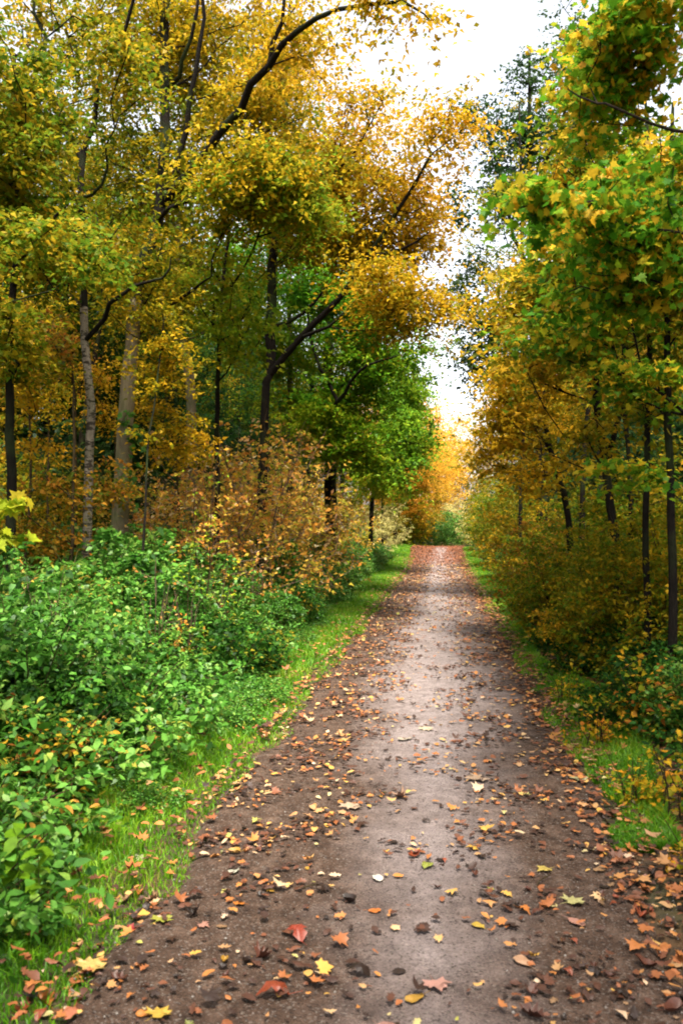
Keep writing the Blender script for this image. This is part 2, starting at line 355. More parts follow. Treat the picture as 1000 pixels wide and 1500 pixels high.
ed = lambda y, s: .05*np.sin(y*1.9+s)+.035*np.sin(y*4.7+s*2)+.02*np.sin(y*13+s*3)+.012*np.sin(y*31+s)
wid = lambda y: sst(38, 50, y)*.35
eL = -1.30-wid(py_)+ed(py_, 1.); eR = .93+wid(py_)+ed(py_, 4.)
k = 24; U = np.linspace(0, 1, k)
PX = eL[:, None]+(eR-eL)[:, None]*U; PY = np.repeat(py_[:, None], k, 1)
PZ = hgt(np.clip(PX, -.2-.9, -.2+.9), PY)+.02+.012+.006*np.sin(PX*5+PY*.7)*np.sin(PY*2.3+1)
PZ[:, 0] -= .05; PZ[:, -1] -= .05
I = (np.arange(len(py_)-1)[:, None]*k+np.arange(k-1)[None, :]).ravel()
o = link('path', mk_mesh('path', np.stack([PX.ravel(), PY.ravel(), PZ.ravel()], 1), np.stack([I, I+1, I+k+1, I+k], 1), m, smooth=True))
tag(o, 'brown grey trodden earth path scattered with fallen leaves', kind='structure')
def pz(x, y):
    return hgt(np.clip(x, -1.1, .7), y)+.032+.006*np.sin(x*5+y*.7)*np.sin(y*2.3+1)
def surf(x, y):
    x = np.asarray(x, float); y = np.asarray(y, float)
    on = (x > -1.30-wid(y)+ed(y, 1.)+.05) & (x < .93+wid(y)+ed(y, 4.)-.05)
    return np.where(on, pz(x, y), hgt(x, y))
# ------------------------------------------------------------------ pebbles
n = 9000; yy = 2.0+8*R.random(n)**1.6; xx = -1.3+2.3*R.random(n)
keep = R.random(n) < .25+.75*np.clip(np.abs(xx+.1)/1.0, 0, 1); xx, yy = xx[keep], yy[keep]; n = len(xx)
oct_ = np.array([(1, 0, 0), (0, 1, 0), (-1, 0, 0), (0, -1, 0), (0, 0, .7), (0, 0, -.7), ])
tri = np.array([(0, 1, 4), (1, 2, 4), (2, 3, 4), (3, 0, 4), (1, 0, 5), (2, 1, 5), (3, 2, 5), (0, 3, 5)])
sz = .0022+.0055*R.random(n)**3; an = R.random(n)*6.28
ca, sa = np.cos(an)[:, None], np.sin(an)[:, None]; st = (.7+.6*R.random((n, 1)))
vx = (oct_[None, :, 0]*st*ca-oct_[None, :, 1]*sa)*sz[:, None]; vy = (oct_[None, :, 0]*st*sa+oct_[None, :, 1]*ca)*sz[:, None]; vz = oct_[None, :, 2]*sz[:, None]
V = np.stack([xx[:, None]+vx, yy[:, None]+vy, pz(xx, yy)[:, None]+vz+sz[:, None]*.2], -1)+R.normal(0, .0006, (n, 6, 3))
m, nt, out = new_mat('pebble'); a = N(nt, 'ShaderNodeAttribute', attribute_name='rnd')
cr = ramp(nt, [(0, (.05, .035, .028)), (.6, (.16, .12, .10)), (.9, (.22, .19, .165)), (1, (.30, .27, .25))], a.outputs['Fac'])
p = N(nt, 'ShaderNodeBsdfPrincipled', i_Roughness=.6); nt.links.new(cr.outputs[0], p.inputs['Base Color']); nt.links.new(p.outputs[0], out.inputs[0])
o = link('gravel', mk_mesh('gravel', V.reshape(-1, 3), (tri[None]+6*np.arange(n)[:, None, None]).reshape(-1, 3), m, attrs={'rnd': np.repeat(R.random(n), 8)}))
tag(o, 'fine grit and small stones pressed into the path', 'gravel', kind='stuff')
# ------------------------------------------------------------------ grass
m, nt, out = new_mat('grass_blade'); L = nt.links.new
a = N(nt, 'ShaderNodeAttribute', attribute_name='rnd'); b = N(nt, 'ShaderNodeAttribute', attribute_name='clump')
cr = ramp(nt, [(0, (.03, .11, .004)), (.45, (.11, .32, .006)), (.8, (.27, .47, .012)), (.9, (.26, .30, .03)), (1, (.36, .24, .08))], math_n(nt, 'MULTIPLY_ADD', a.outputs['Fac'], .55, math_n(nt, 'MULTIPLY', b.outputs['Fac'], .45)))
p = N(nt, 'ShaderNodeBsdfPrincipled', i_Roughness=.5); L(cr.outputs[0], p.inputs['Base Color']); t = N(nt, 'ShaderNodeBsdfTranslucent'); L(cr.outputs[0], t.inputs[0])
mx = N(nt, 'ShaderNodeMixShader', i_0=.4); L(p.outputs[0], mx.inputs[1]); L(t.outputs[0], mx.inputs[2]); L(mx.outputs[0], out.inputs[0])
M['grass'] = m
def noise2(x, y, s=1.): return .5+.25*(np.sin(x*2.3*s+1.7*np.sin(y*1.1*s))+np.sin(y*2.9*s+1.3*np.sin(x*1.9*s+2)))
def grass(name, x, y, h, label):
    n = len(x); z = hgt(x, y)-.005
    an = R.random(n)*6.28; lean = R.normal(0, .45, (n, 2)); w = (.0016+.0012*R.random(n))*(1+y*.09)
    c, s = np.cos(an)*w, np.sin(an)*w
    B = np.stack([x, y, z], 1); S = np.stack([c, s, 0*c], 1)
    Md = B+np.stack([lean[:, 0]*h*.3, lean[:, 1]*h*.3, h*.6], 1); Tp = B+np.stack([lean[:, 0]*h, lean[:, 1]*h, h*(1-.25*np.hypot(lean[:, 0], lean[:, 1]))], 1)
    V = np.stack([B-S, B+S, Md-S*.8, Md+S*.8, Tp], 1).reshape(-1, 3)
    F_ = (np.array([(0, 1, 3), (0, 3, 2), (2, 3, 4)])[None]+5*np.arange(n)[:, None, None]).reshape(-1, 3)
    o = link(name, mk_mesh(name, V, F_, M['grass'], attrs={'rnd': np.repeat(R.random(n), 3), 'clump': np.repeat(np.clip(noise2(x, y, 1.5)+R.normal(0, .1, n), 0, 1), 3)}))
    tag(o, label, 'grass', kind='stuff')
def gpts(n, x0, x1, y0, y1, pw, clear=.3):
    y = y0+(y1-y0)*R.random(n)**pw; u = R.random(n); x = x0(y)+(x1(y)-x0(y))*u
    k_ = R.random(n) < clear+(1-clear)*noise2(x, y, 2.2)*1.4
    return x[k_], y[k_]
lx0 = lambda y: -2.2-.12*np.sin(y*.8)-.5*sst(5, 22, y); lx1 = lambda y: -1.22-wid(y)+ed(y, 1.)+.06*np.sin(y*7)
x, y = gpts(150000, lx0, lx1, 1.6, 56, 2.0, .5)
u = (lx1(y)-x)
hh_ = (.02+.06*np.clip(u/.5, 0, 1))*(.55+.9*R.random(len(x)))*(1+.3*sst(6, 20, y))
grass('grass', x, y, hh_, 'bright green grass verge along the left edge of the path')
rx0 = lambda y: .92+wid(y)+ed(y, 4.)-.05*np.sin(y*6); rx1 = lambda y: 1.38+.45*sst(9, 22, y)+.2*np.sin(y*.9+1)-.1*sst(3, 8, -y)
x, y = gpts(110000, rx0, rx1, 4.4, 50, 1.8, .45)
grass('grass', x, y, (.03+.07*R.random(len(x)))*(.5+np.clip((x-.9)/.5, 0, 1)), 'patchy grass with leaves along the right edge of the path')
# ------------------------------------------------------------------ fallen leaves
m, nt, out = new_mat('fallen_leaf'); L = nt.links.new
oi = N(nt, 'ShaderNodeObjectInfo'); tc = N(nt, 'ShaderNodeTexCoord'); ns = N(nt, 'ShaderNodeTexNoise', i_Scale=55.0, i_Detail=3.0); L(tc.outputs['Object'], ns.inputs['Vector'])
bl = ramp(nt, [(.35, (.35, .3, .28)), (.55, (1, 1, 1)), (.75, (1.25, 1.2, 1.15))], ns.outputs['Fac'])
mu = N(nt, 'ShaderNodeMixRGB', blend_type='MULTIPLY', i_0=.75); L(oi.outputs['Color'], mu.inputs[1]); L(bl.outputs[0], mu.inputs[2])
p = N(nt, 'ShaderNodeBsdfPrincipled', i_Roughness=.5); L(mu.outputs[0], p.inputs['Base Color']); L(p.outputs[0], out.inputs[0]); M['fallen'] = m
FALL = [(0, (.025, .012, .008)), (.22, (.075, .026, .013)), (.4, (.17, .055, .022)), (.55, (.34, .11, .03)), (.68, (.42, .17, .035)), (.78, (.38, .21, .10)), (.88, (.52, .29, .05)), (.95, (.52, .36, .25)), (1, (.36, .34, .06))]
m, nt, out = new_mat('leaf_litter'); L = nt.links.new
a = N(nt, 'ShaderNodeAttribute', attribute_name='rnd'); cr = ramp(nt, FALL, a.outputs['Fac'])
p = N(nt, 'ShaderNodeBsdfPrincipled', i_Roughness=.55); L(cr.outputs[0], p.inputs['Base Color']); L(p.outputs[0], out.inputs[0]); M['litter'] = m
def litter(tm, x, y, size, tint, tilt=.2, lift=.004):
    n = len(x); T = TM[tm]-np.array([0, .5, 0]); T = T.copy()
    Nn = nrm(np.array([0, 0, 1.])+R.normal(0, tilt, (n, 3))); D = R.normal(0, 1, (n, 3)); D = nrm(D-Nn*np.sum(D*Nn, 1, keepdims=True)); S = np.cross(D, Nn)
    P = np.stack([x, y, surf(x, y)+lift+size*.10], 1); s = size[:, None, None]
    curl = R.normal(0, .7, (n, 1)); Tz = T[None, :, 2]+curl*(T[None, :, 1]**2+T[None, :, 0]**2)
    V = P[:, None, :]+s*(T[None, :, 0:1]*S[:, None, :]+T[None, :, 1:2]*D[:, None, :]+Tz[..., None]*Nn[:, None, :])
    zmin = surf(V[..., 0], V[..., 1])+.003; V[..., 2] = np.maximum(V[..., 2], zmin)
    return V, tint
T_OAK = np.array([(0, 0, 0), (-.07, .12, 0), (-.17, .2, .05), (-.10, .32, .02), (-.27, .45, .07), (-.15, .58, .03), (-.24, .72, .05), (-.09, .85, 0), (0, 1, -.03), (.09, .85, 0), (.24, .72, .05), (.15, .58, .03), (.27, .45, .07), (.10, .32, .02), (.17, .2, .05), (.07, .12, 0)])
TM['oak'] = T_OAK
def fan_litter(sets):
    """closed outlines round a middle vertex, as triangles, so that a leaf can buckle along its midrib"""
    VV, FF, TT, off = [], [], [], 0
    for tm, x, y, size, tint, lf in sets:
        V, _ = litter(tm, x, y, size, tint); n, k_, _ = V.shape
        V[..., 2] += lf[:, None]+R.random((n, k_))*size[:, None]*.14
        C_ = V.mean(1, keepdims=True); C_[..., 2] -= size[:, None]*.06*R.normal(0, 1, (n, 1))
        V = np.concatenate([V, C_], 1); i = np.arange(k_)
        tr = np.stack([i, (i+1) % k_, np.full(k_, k_)], 1)
        VV.append(V.reshape(-1, 3)); FF.append((tr[None]+(k_+1)*np.arange(n)[:, None, None]).reshape(-1, 3)+off); TT.append(np.repeat(tint, k_)); off += n*(k_+1)
    return np.vstack(VV), np.vstack(FF), np.concatenate(TT)
# positions on the path
def path_density(x, y):
    d = .24+.85*np.clip(np.abs(x+.12)-.22, 0, 1)**.9*(.75+.6*sst(5, 9, y))
    return np.clip(d+.35*sst(9, 40, y)+.25*sst(0.2, .9, x)*sst(7, 12, y), 0, 1)
n = 78000; y = 1.9+60*R.random(n)**1.4; x = -1.4+2.5*R.random(n)
x = x+wid(y)*np.sign(x); k_ = (R.random(n) < path_density(x, y)*(.08+1.9*noise2(x, y, 3.1)**1.8))
x, y = x[k_], y[k_]
near = y < 4.2
xf = -1.55+2.75*R.random(7000); yf = 36+25*R.random(7000); x = np.concatenate([x, xf]); y = np.concatenate([y, yf]); near = np.concatenate([near, np.zeros(7000, bool)])
xn, yn = x[near], y[near]
sel = R.permutation(len(xn))[:292]; rest = np.ones(len(xn), bool); rest[sel] = False
xi, yi = xn[sel], yn[sel]
thin = R.random(rest.sum()) < .55
xr = np.concatenate([xn[rest][thin], x[~near]]); yr = np.concatenate([yn[rest][thin], y[~near]])
# verge and wood floor litter
def scat(n, x0, x1, y0, y1, pw): return x0+(x1-x0)*R.random(n), y0+(y1-y0)*R.random(n)**pw
a1 = scat(1700, -2.3, -1.2, 1.8, 40, 1.5); a2 = scat(9000, .75, 2.1, 1.8, 45, 1.6); a3 = scat(9000, 1.2, 9, 1.5, 40, 1.5); a4 = scat(7000, -12, -2.2, 2, 40, 1.3)
xl = np.concatenate([a1[0], a2[0], a3[0], a4[0]]); yl = np.concatenate([a1[1], a2[1], a3[1], a4[1]])
nr = len(xr); xx = np.concatenate([xr, xl]); yy = np.concatenate([yr, yl])
# tint: toward the far end the path is covered in pinkish red leaves; beside it ochre
tn = R.random(len(xx)); onp = np.arange(len(xx)) < nr
tn = np.where(onp, np.clip(np.where(yy > 36, .3+.22*tn, tn**1.7), 0, 1), np.clip(.3+.4*tn+R.normal(0, .12, len(xx)), 0, 1))
szz = np.where(onp, .020+.042*R.random(len(xx))**1.6, .028+.038*R.random(len(xx)))*(1+.012*np.minimum(yy, 40))
lift = np.where((xx < -1.3) & (xx > -2.3), .05, .004)+np.where((xx > .95) & (xx < 1.6), .02, 0)
wh = R.choice(3, len(xx), p=[.44, .13, .43])
V, F_, tt = fan_litter([(tm, xx[wh == i], yy[wh == i], szz[wh == i]*(1.15 if tm == 'maple' else 1), tn[wh == i], lift[wh == i]) for i, tm in enumerate(('oval', 'maple', 'oak'))])
o = link('leaf_litter', mk_mesh('leaf_litter', V, F_, M['litter'], attrs={'rnd': tt}))
tag(o, 'small brown, orange and yellow leaves littering path, verges and wood floor', 'leaves', kind='stuff')
# individual leaves: meshes shared, colour per object
def leaf_proto(kind, curl, fold, seed):
    r = np.random.default_rng(seed)
    if kind == 'maple': out_ = T_MAPLE[:, :2].copy()
    elif kind == 'oval':
        t = np.linspace(0, 2*math.pi, 15)[:-1]; out_ = np.stack([.30*np.sin(t)*(1-.25*np.cos(t)), .5-.5*np.cos(t)], 1)
    elif kind == 'oak':
        y_ = np.linspace(.06, .95, 8); xh = .26*np.sin(np.pi*y_**.8)*(1+.35*np.where(np.arange(8) % 2, 1, -1))
        out_ = np.array([(0, 0)]+[(-a, b) for a, b in zip(xh, y_)]+[(0, 1)]+[(a, b) for a, b in zip(xh[::-1], y_[::-1])])
    out_[:, 1] -= .5; out_ *= 1+r.normal(0, .05, out_.shape)
    o2 = out_*.55; cen = np.array([[0, 0.]]); V2 = np.vstack([out_, o2, cen]); k = len(out_)
    x_, y_ = V2[:, 0], V2[:, 1]
    z = fold*np.abs(x_)+curl*(y_**2*1.2+x_**2*.6)+.05*np.sin(x_*9+seed)*np.sin(y_*8+seed)+r.normal(0, .015, len(V2))
    V3 = np.stack([x_, y_, z], 1); V3[:, 2] -= V3[:, 2].min(); V3[:, 2] += .02
    i = np.arange(k); j = (i+1) % k
    tris = np.vstack([np.stack([i, j, k+j], 1), np.stack([i, k+j, k+i], 1), np.stack([k+i, k+j, np.full(k, 2*k)], 1)])
    # petiole
    b = len(V3); p0 = V3[0]; w = .012; e = p0+np.array([.06*r.normal(), -.38, .02])
    V3 = np.vstack([V3, p0+[-w, 0, 0], p0+[w, 0, 0], p0+[0, 0, w*1.6], e+[-w*.8, 0, 0], e+[w*.8, 0, 0], e+[0, 0, w*1.2]])
    for a_, b_ in ((0, 1), (1, 2), (2, 0)): tris = np.vstack([tris, [b+a_, b+b_, b+3+b_], [b+a_, b+3+b_, b+3+a_]])
    me = mk_mesh('fallen_%s_leaf' % kind, V3, tris, M['fallen'], smooth=True); return me
LP = {}
for kk in ('maple', 'oval', 'oak'):
    LP[kk] = {'flat': [leaf_proto(kk, c, f, s) for s, (c, f) in enumerate(((.10, .05), (.25, .10), (-.2, .05)))],
              'curled': [leaf_proto(kk, c, f, s+7) for s, (c, f) in enumerate(((1.1, .5), (-1.0, .25), (.7, 1.1)))]}
CN = [('dark brown', (.035, .017, .011)), ('reddish brown', (.13, .038, .018)), ('rust red', (.34, .07, .022)), ('orange', (.58, .19, .03)), ('ochre yellow', (.60, .33, .045)),
      ('tan', (.42, .24, .12)), ('pinkish', (.55, .27, .20)), ('cream', (.70, .55, .42)), ('greenish', (.32, .34, .07)), ('red', (.45, .04, .03))]
CW = np.array([.30, .27, .11, .07, .045, .10, .06, .02, .015, .01]); CW /= CW.sum()
def put_leaf(kind, shape, var, x, y, size, rz, ci, label, group=None, tilt=.15, col=None):
    o = bpy.data.objects.new('fallen_leaf', LP[kind][shape][var]); COL.objects.link(o)
    o.location = (x, y, float(surf(x, y))+.004); o.rotation_euler = (R.normal(0, tilt*.6), R.normal(0, tilt*.6), rz); o.scale = (size,)*3
    c = np.array(col if col is not None else CN[ci][1])*.62*np.clip(R.normal(1, .12), .7, 1.3); o.color = (*c, 1)
    tag(o, label, 'leaf', group)
def ground_at(px, py):
    d = rt*(px-500)/F+fw+up*(750-py)/F; t = -(CAMZ-.02)/d[2]; return d[0]*t, d[1]*t
SPECIAL = [  # px, py, kind, shape, size(m), colour, label
 (625, 1267, 'oval', 'flat', .085, (.42, .46, .07), 'yellow-green oval leaf lying flat in the middle of the path'),
 (553, 1285, 'oval', 'flat', .075, (.72, .66, .58), 'whitish oval leaf just below left of the yellow-green one'),
 (583, 1167, 'maple', 'curled', .095, (.5, .30, .20), 'curled tan leaf standing up on the bare grey strip of path'),
 (765, 1408, 'oval', 'flat', .08, (.66, .38, .22), 'pale salmon leaf lying alone at lower right of the path'),
 (607, 1465, 'oval', 'flat', .075, (.72, .40, .06), 'golden yellow oval leaf at the bottom edge of the picture'),
 (548, 1334, 'oval', 'flat', .055, (.62, .18, .03), 'bright orange leaf touching a cream one on the path'),
 (190, 1352, 'maple', 'flat', .06, (.50, .03, .03), 'crimson leaf at the grass edge on the left'),
 (137, 1415, 'maple', 'flat', .12, (.68, .46, .14), 'large pale yellow maple leaf beside the grass on the left'),
 (236, 1482, 'maple', 'flat', .09, (.62, .40, .06), 'mustard yellow leaf beside an orange one at lower left'),
 (212, 1484, 'oval', 'flat', .06, (.66, .25, .05), 'round orange leaf touching the mustard yellow one'),
 (103, 1486, 'oval', 'flat', .085, (.60, .20, .10), 'salmon orange leaf in the bottom left corner'),
 (515, 1180, 'maple', 'flat', .13, (.66, .48, .33), 'wide pale tan maple leaf left of the bare grey strip'),
 (695, 1140, 'maple', 'flat', .15, (.66, .46, .32), 'broad cream maple leaf right of the bare strip of path'),
 (848, 1142, 'maple', 'flat', .13, (.50, .52, .28), 'pale green and cream maple leaf near the right edge'),
 (842, 1320, 'maple', 'flat', .10, (.55, .50, .20), 'small star shaped yellow-green maple leaf on dark earth'),
 (240, 1345, 'maple', 'flat', .09, (.44, .44, .06), 'lime yellow leaf on the path near the left grass'),
 (342, 1277, 'oval', 'flat', .075, (.60, .58, .46), 'pale grey-green leaf on the left side of the path'),
 (208, 1253, 'maple', 'flat', .085, (.62, .60, .38), 'pale cream-green leaf lying on the left grass'),
 (160, 1232, 'oval', 'flat', .09, (.66, .26, .10), 'peach orange leaf resting on the left grass'),
 (640, 1448, 'maple', 'flat', .10, (.58, .30, .24), 'dusky pink leaf overlapping an orange one near the bottom'),
 (435, 1370, 'oak', 'curled', .12, (.36, .05, .02), 'long curled red-brown leaf left of centre'),
 (400, 1456, 'oak', 'curled', .12, (.34, .06, .02), 'long folded red-brown leaf near the bottom'),
 (700, 1356, 'oval', 'flat', .06, (.70, .46, .06), 'small yellow leaf right of the path centre'),
 (795, 1275, 'maple', 'flat', .08, (.60, .44, .10), 'yellow leaf beside a short broken twig'),
 (625, 1068, 'maple', 'flat', .12, (.70, .56, .40), 'cream leaf high on the bare grey strip of path'),
 (592, 1083, 'oval', 'flat', .12, (.70, .58, .46), 'whitish leaf below left of the cream one on the bare strip'),
 (833, 1092, 'oval', 'flat', .13, (.66, .42, .12), 'yellow-tan leaf at the right margin of the path'),
 (870, 1108, 'oval', 'curled', .13, (.60, .42, .08), 'yellow folded leaf at the foot of the right undergrowth'),
]
for s in SPECIAL:
    gx, gy = ground_at(s[0], s[1]); put_leaf(s[2], s[3], int(R.integers(3)), gx, gy, s[4], R.random()*6.28, 0, s[6], col=s[5], tilt=.08)
sp_xy = np.array([ground_at(s[0], s[1]) for s in SPECIAL])
cntl = 0
for x_, y_ in zip(xi, yi):
    if cntl >= 272 or np.min(np.hypot(sp_xy[:, 0]-x_, sp_xy[:, 1]-y_)) < .10: continue
    ci = int(R.choice(len(CN), p=CW)); kind = ('maple', 'oval', 'oak')[int(R.choice(3, p=[.24, .36, .40]))]; shape = 'curled' if R.random() < (.8 if ci < 3 else .45) else 'flat'
    size = float(np.clip(R.normal(.048, .022), .02, .11))
    zone = 'on the path, left half' if x_ < -.2 else 'on the path, right half'
    dist = 'very near' if y_ < 3.6 else 'a few steps ahead'
    szn = 'small' if size < .052 else 'larger'
    lab = '%s %s %s leaf %s %s' % (szn, CN[ci][0], shape, zone, dist)
    put_leaf(kind, shape, int(R.integers(3)), x_, y_, size, R.random()*6.28, ci, lab, group=lab.replace(' leaf ', ' leaves ')); cntl += 1
# ================================================================== HERO TREES, LEFT
def tree_px(name, base, lines, blobs, **kw):
    T = np.vstack([blob(*b) for b in blobs])
    return make_tree(name, base, lines, T, **kw)
# 1 pale thin trunk on the left
b = base_under(122, 9.5)
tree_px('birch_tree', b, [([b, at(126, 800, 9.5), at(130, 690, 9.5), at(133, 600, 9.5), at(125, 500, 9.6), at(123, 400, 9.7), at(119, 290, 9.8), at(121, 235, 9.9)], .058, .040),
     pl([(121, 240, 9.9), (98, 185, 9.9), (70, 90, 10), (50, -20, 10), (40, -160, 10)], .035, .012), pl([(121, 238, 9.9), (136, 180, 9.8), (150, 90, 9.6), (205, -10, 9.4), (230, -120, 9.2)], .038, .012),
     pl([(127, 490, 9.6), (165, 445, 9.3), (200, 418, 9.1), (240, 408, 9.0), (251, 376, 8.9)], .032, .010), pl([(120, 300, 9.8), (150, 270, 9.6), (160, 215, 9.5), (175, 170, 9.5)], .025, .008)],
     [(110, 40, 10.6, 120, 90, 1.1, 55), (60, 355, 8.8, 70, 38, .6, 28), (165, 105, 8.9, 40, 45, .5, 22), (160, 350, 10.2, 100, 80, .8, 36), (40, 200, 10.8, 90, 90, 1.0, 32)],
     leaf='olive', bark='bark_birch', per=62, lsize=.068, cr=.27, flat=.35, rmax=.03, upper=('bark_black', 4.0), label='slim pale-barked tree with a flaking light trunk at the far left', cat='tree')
# 2 stouter grey trunk leaning right, great ochre crown
b = base_under(172, 11.5)
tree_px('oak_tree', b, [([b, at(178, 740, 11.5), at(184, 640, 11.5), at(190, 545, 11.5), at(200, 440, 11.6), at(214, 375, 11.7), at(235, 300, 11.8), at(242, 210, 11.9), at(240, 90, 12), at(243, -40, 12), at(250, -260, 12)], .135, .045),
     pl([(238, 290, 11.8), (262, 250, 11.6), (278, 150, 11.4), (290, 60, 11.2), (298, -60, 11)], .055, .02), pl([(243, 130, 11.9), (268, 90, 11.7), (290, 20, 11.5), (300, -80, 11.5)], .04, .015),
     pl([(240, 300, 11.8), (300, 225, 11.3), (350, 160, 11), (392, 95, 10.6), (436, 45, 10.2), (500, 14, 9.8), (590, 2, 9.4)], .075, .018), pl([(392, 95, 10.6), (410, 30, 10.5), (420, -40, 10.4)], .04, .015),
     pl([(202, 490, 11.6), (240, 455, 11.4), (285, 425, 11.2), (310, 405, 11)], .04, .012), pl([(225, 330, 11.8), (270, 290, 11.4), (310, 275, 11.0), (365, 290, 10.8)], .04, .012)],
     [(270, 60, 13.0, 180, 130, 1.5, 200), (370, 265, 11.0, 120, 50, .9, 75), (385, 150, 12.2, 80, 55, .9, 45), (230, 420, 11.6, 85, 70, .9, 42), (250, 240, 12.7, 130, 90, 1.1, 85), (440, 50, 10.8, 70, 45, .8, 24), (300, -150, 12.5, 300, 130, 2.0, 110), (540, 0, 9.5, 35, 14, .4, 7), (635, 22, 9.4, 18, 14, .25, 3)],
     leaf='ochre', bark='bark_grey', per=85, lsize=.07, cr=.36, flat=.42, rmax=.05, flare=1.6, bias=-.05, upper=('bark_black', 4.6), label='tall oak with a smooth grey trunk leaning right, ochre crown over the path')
# 3 small brown trunk
b = base_under(283, 16)
tree_px('beech_tree', b, [([b, at(281, 600, 16), at(273, 520, 16), at(264, 450, 16), at(262, 330, 16), at(270, 150, 16)], .12, .05)],
     [(250, 380, 15.5, 110, 130, 1.6, 90), (340, 130, 16, 150, 160, 2, 110)], leaf='olive', bark='bark_grey', per=60, lsize=.085, cr=.33, rmax=.05, label='short brown trunk leaning left behind the dry shrubs, olive leaves above')
# 4 leaning dark tree with long limb to the right, ochre to rusty crown over the path
b = base_under(380, 15)
tree_px('leaning_tree', b, [([b, at(388, 600, 15), at(396, 548, 15), at(440, 495, 14.8), at(498, 435, 14.5), at(540, 375, 14.2), at(566, 335, 14), at(600, 280, 13.8), at(632, 225, 13.6)], .105, .022),
     pl([(396, 545, 15), (396, 450, 15.2), (404, 360, 15.4), (420, 250, 15.5), (415, 120, 15.6), (425, 0, 15.8)], .10, .03), pl([(440, 495, 14.8), (480, 478, 14.4), (520, 440, 14.2)], .04, .012),
     pl([(540, 375, 14.2), (590, 365, 13.8), (628, 340, 13.5)], .035, .01), pl([(404, 360, 15.4), (450, 300, 15), (520, 220, 14.6), (560, 150, 14.2)], .04, .010), pl([(400, 480, 15.1), (440, 460, 15), (500, 400, 15)], .04, .015)],
     [(575, 310, 14.8, 70, 90, 1.3, 110), (490, 230, 15.2, 95, 75, 1.4, 110), (520, 330, 15.6, 60, 60, 1.2, 45), (595, 430, 14.6, 45, 65, .9, 60), (655, 180, 13.4, 50, 32, .6, 24), (450, 310, 15.6, 100, 70, 1.2, 80), (560, 400, 13.2, 40, 22, .4, 14), (390, 80, 16, 90, 80, 1.5, 55), (530, 140, 14.4, 40, 30, .8, 14), (640, 440, 13.6, 22, 36, .4, 14)],
     leaf='ochre', bark='bark_black', per=72, lsize=.08, cr=.42, flat=.45, rmax=.05, bias=.05, label='dark leaning tree whose long limb climbs right toward the gap of sky')
# 5 green tree right of it
b = base_under(484, 22)
tree_px('maple_tree', b, [([b, at(484, 640, 22), at(480, 540, 22), at(484, 440, 22), at(492, 320, 22), at(500, 200, 22)], .19, .05), pl([(486, 600, 19), (505, 575, 18.6), (525, 545, 18.3), (555, 528, 18), (585, 520, 17.6)], .05, .015),
     pl([(481, 560, 19), (455, 500, 19), (452, 430, 19)], .04, .015)],
     [(550, 520, 20.5, 82, 88, 1.9, 160), (450, 600, 20, 90, 65, 1.6, 110), (385, 400, 19.5, 95, 80, 1.6, 120), (510, 440, 19.8, 85, 60, 1.5, 90), (530, 640, 20.2, 60, 50, 1.4, 80), (460, 330, 22, 80, 70, 1.5, 60), (430, 500, 21, 60, 60, 1.3, 60)],
     leaf='green', bark='bark_black', per=85, lsize=.095, cr=.36, flat=.4, rmax=.06, bias=.17, label='green-leaved maple with a dark trunk beside the dry shrubs')
b = base_under(540, 33)
tree_px('maple_tree', b, [([b, at(548, 700, 33), at(565, 620, 32.5), at(578, 520, 32)], .10, .04)],
     [(590, 580, 31, 38, 55, 1.8, 110), (600, 650, 30, 36, 50, 1.8, 90), (560, 690, 30, 40, 40, 1.6, 60)], leaf='yellowgreen', bark='bark_black', per=80, lsize=.13, cr=.45, flat=.4, rmax=.06, label='yellow-green tree at the sky gap behind the green maple, above pale shrubs')
b = base_under(424, 21)
tree_px('birch_tree', b, [([b, at(425, 600, 21), at(424, 500, 21), at(423, 400, 21), at(418, 250, 21)], .09, .04)],
     [(415, 250, 21, 60, 90, 1.6, 60)], leaf='olive', bark='bark_birch', per=45, lsize=.1, cr=.4, rmax=.04, label='thin white trunk seen between the dark leaning tree and the green maple')
# yellow-green layer in mid air, orange sprays
b = base_under(318, 12.6)
tree_px('hazel_tree', b, [([b, at(318, 640, 12.6), at(322, 500, 12.4), at(330, 380, 12.2), at(345, 280, 12)], .05, .02)],
     [(370, 268, 11.2, 90, 42, .8, 65), (440, 300, 11.2, 60, 40, .7, 35), (345, 440, 12, 60, 90, 1, 40)], leaf='yellowgreen', bark='bark_black', per=70, lsize=.075, cr=.25, flat=.3, rmax=.03, label='slender tree with yellow-green leafy layers between the grey oak and leaning tree')
b = base_under(20, 8.5)
tree_px('hornbeam_tree', b, [([b, at(18, 690, 8.5), at(14, 560, 8.5), at(20, 420, 8.5), at(28, 250, 8.6), at(20, 80, 8.7)], .06, .025), pl([(20, 420, 8.5), (60, 340, 8.2), (100, 300, 8)], .03, .01)],
     [(60, 370, 8, 70, 40, .7, 45), (10, 480, 8.4, 70, 70, .9, 45), (30, 120, 8.6, 80, 140, 1.0, 80), (10, 250, 8.4, 80, 60, .8, 40)], leaf='olive', bark='bark_black', per=60, lsize=.07, cr=.24, flat=.3, rmax=.03, label='dark trunk standing against the left border with olive and green sprays')
b = base_under(205, 9)
tree_px('hornbeam_tree', b, [([b, at(214, 700, 9.6), at(230, 560, 10), at(240, 470, 10.2)], .018, .008)],
     [(245, 540, 10.4, 45, 50, .6, 24), (275, 640, 10.6, 50, 35, .6, 20), (225, 470, 10.8, 50, 35, .6, 16)], leaf='ochre', bark='bark_black', per=60, lsize=.06, cr=.22, flat=.3, rmax=.008, label='ochre-leaved young tree just right of the grey oak trunk')
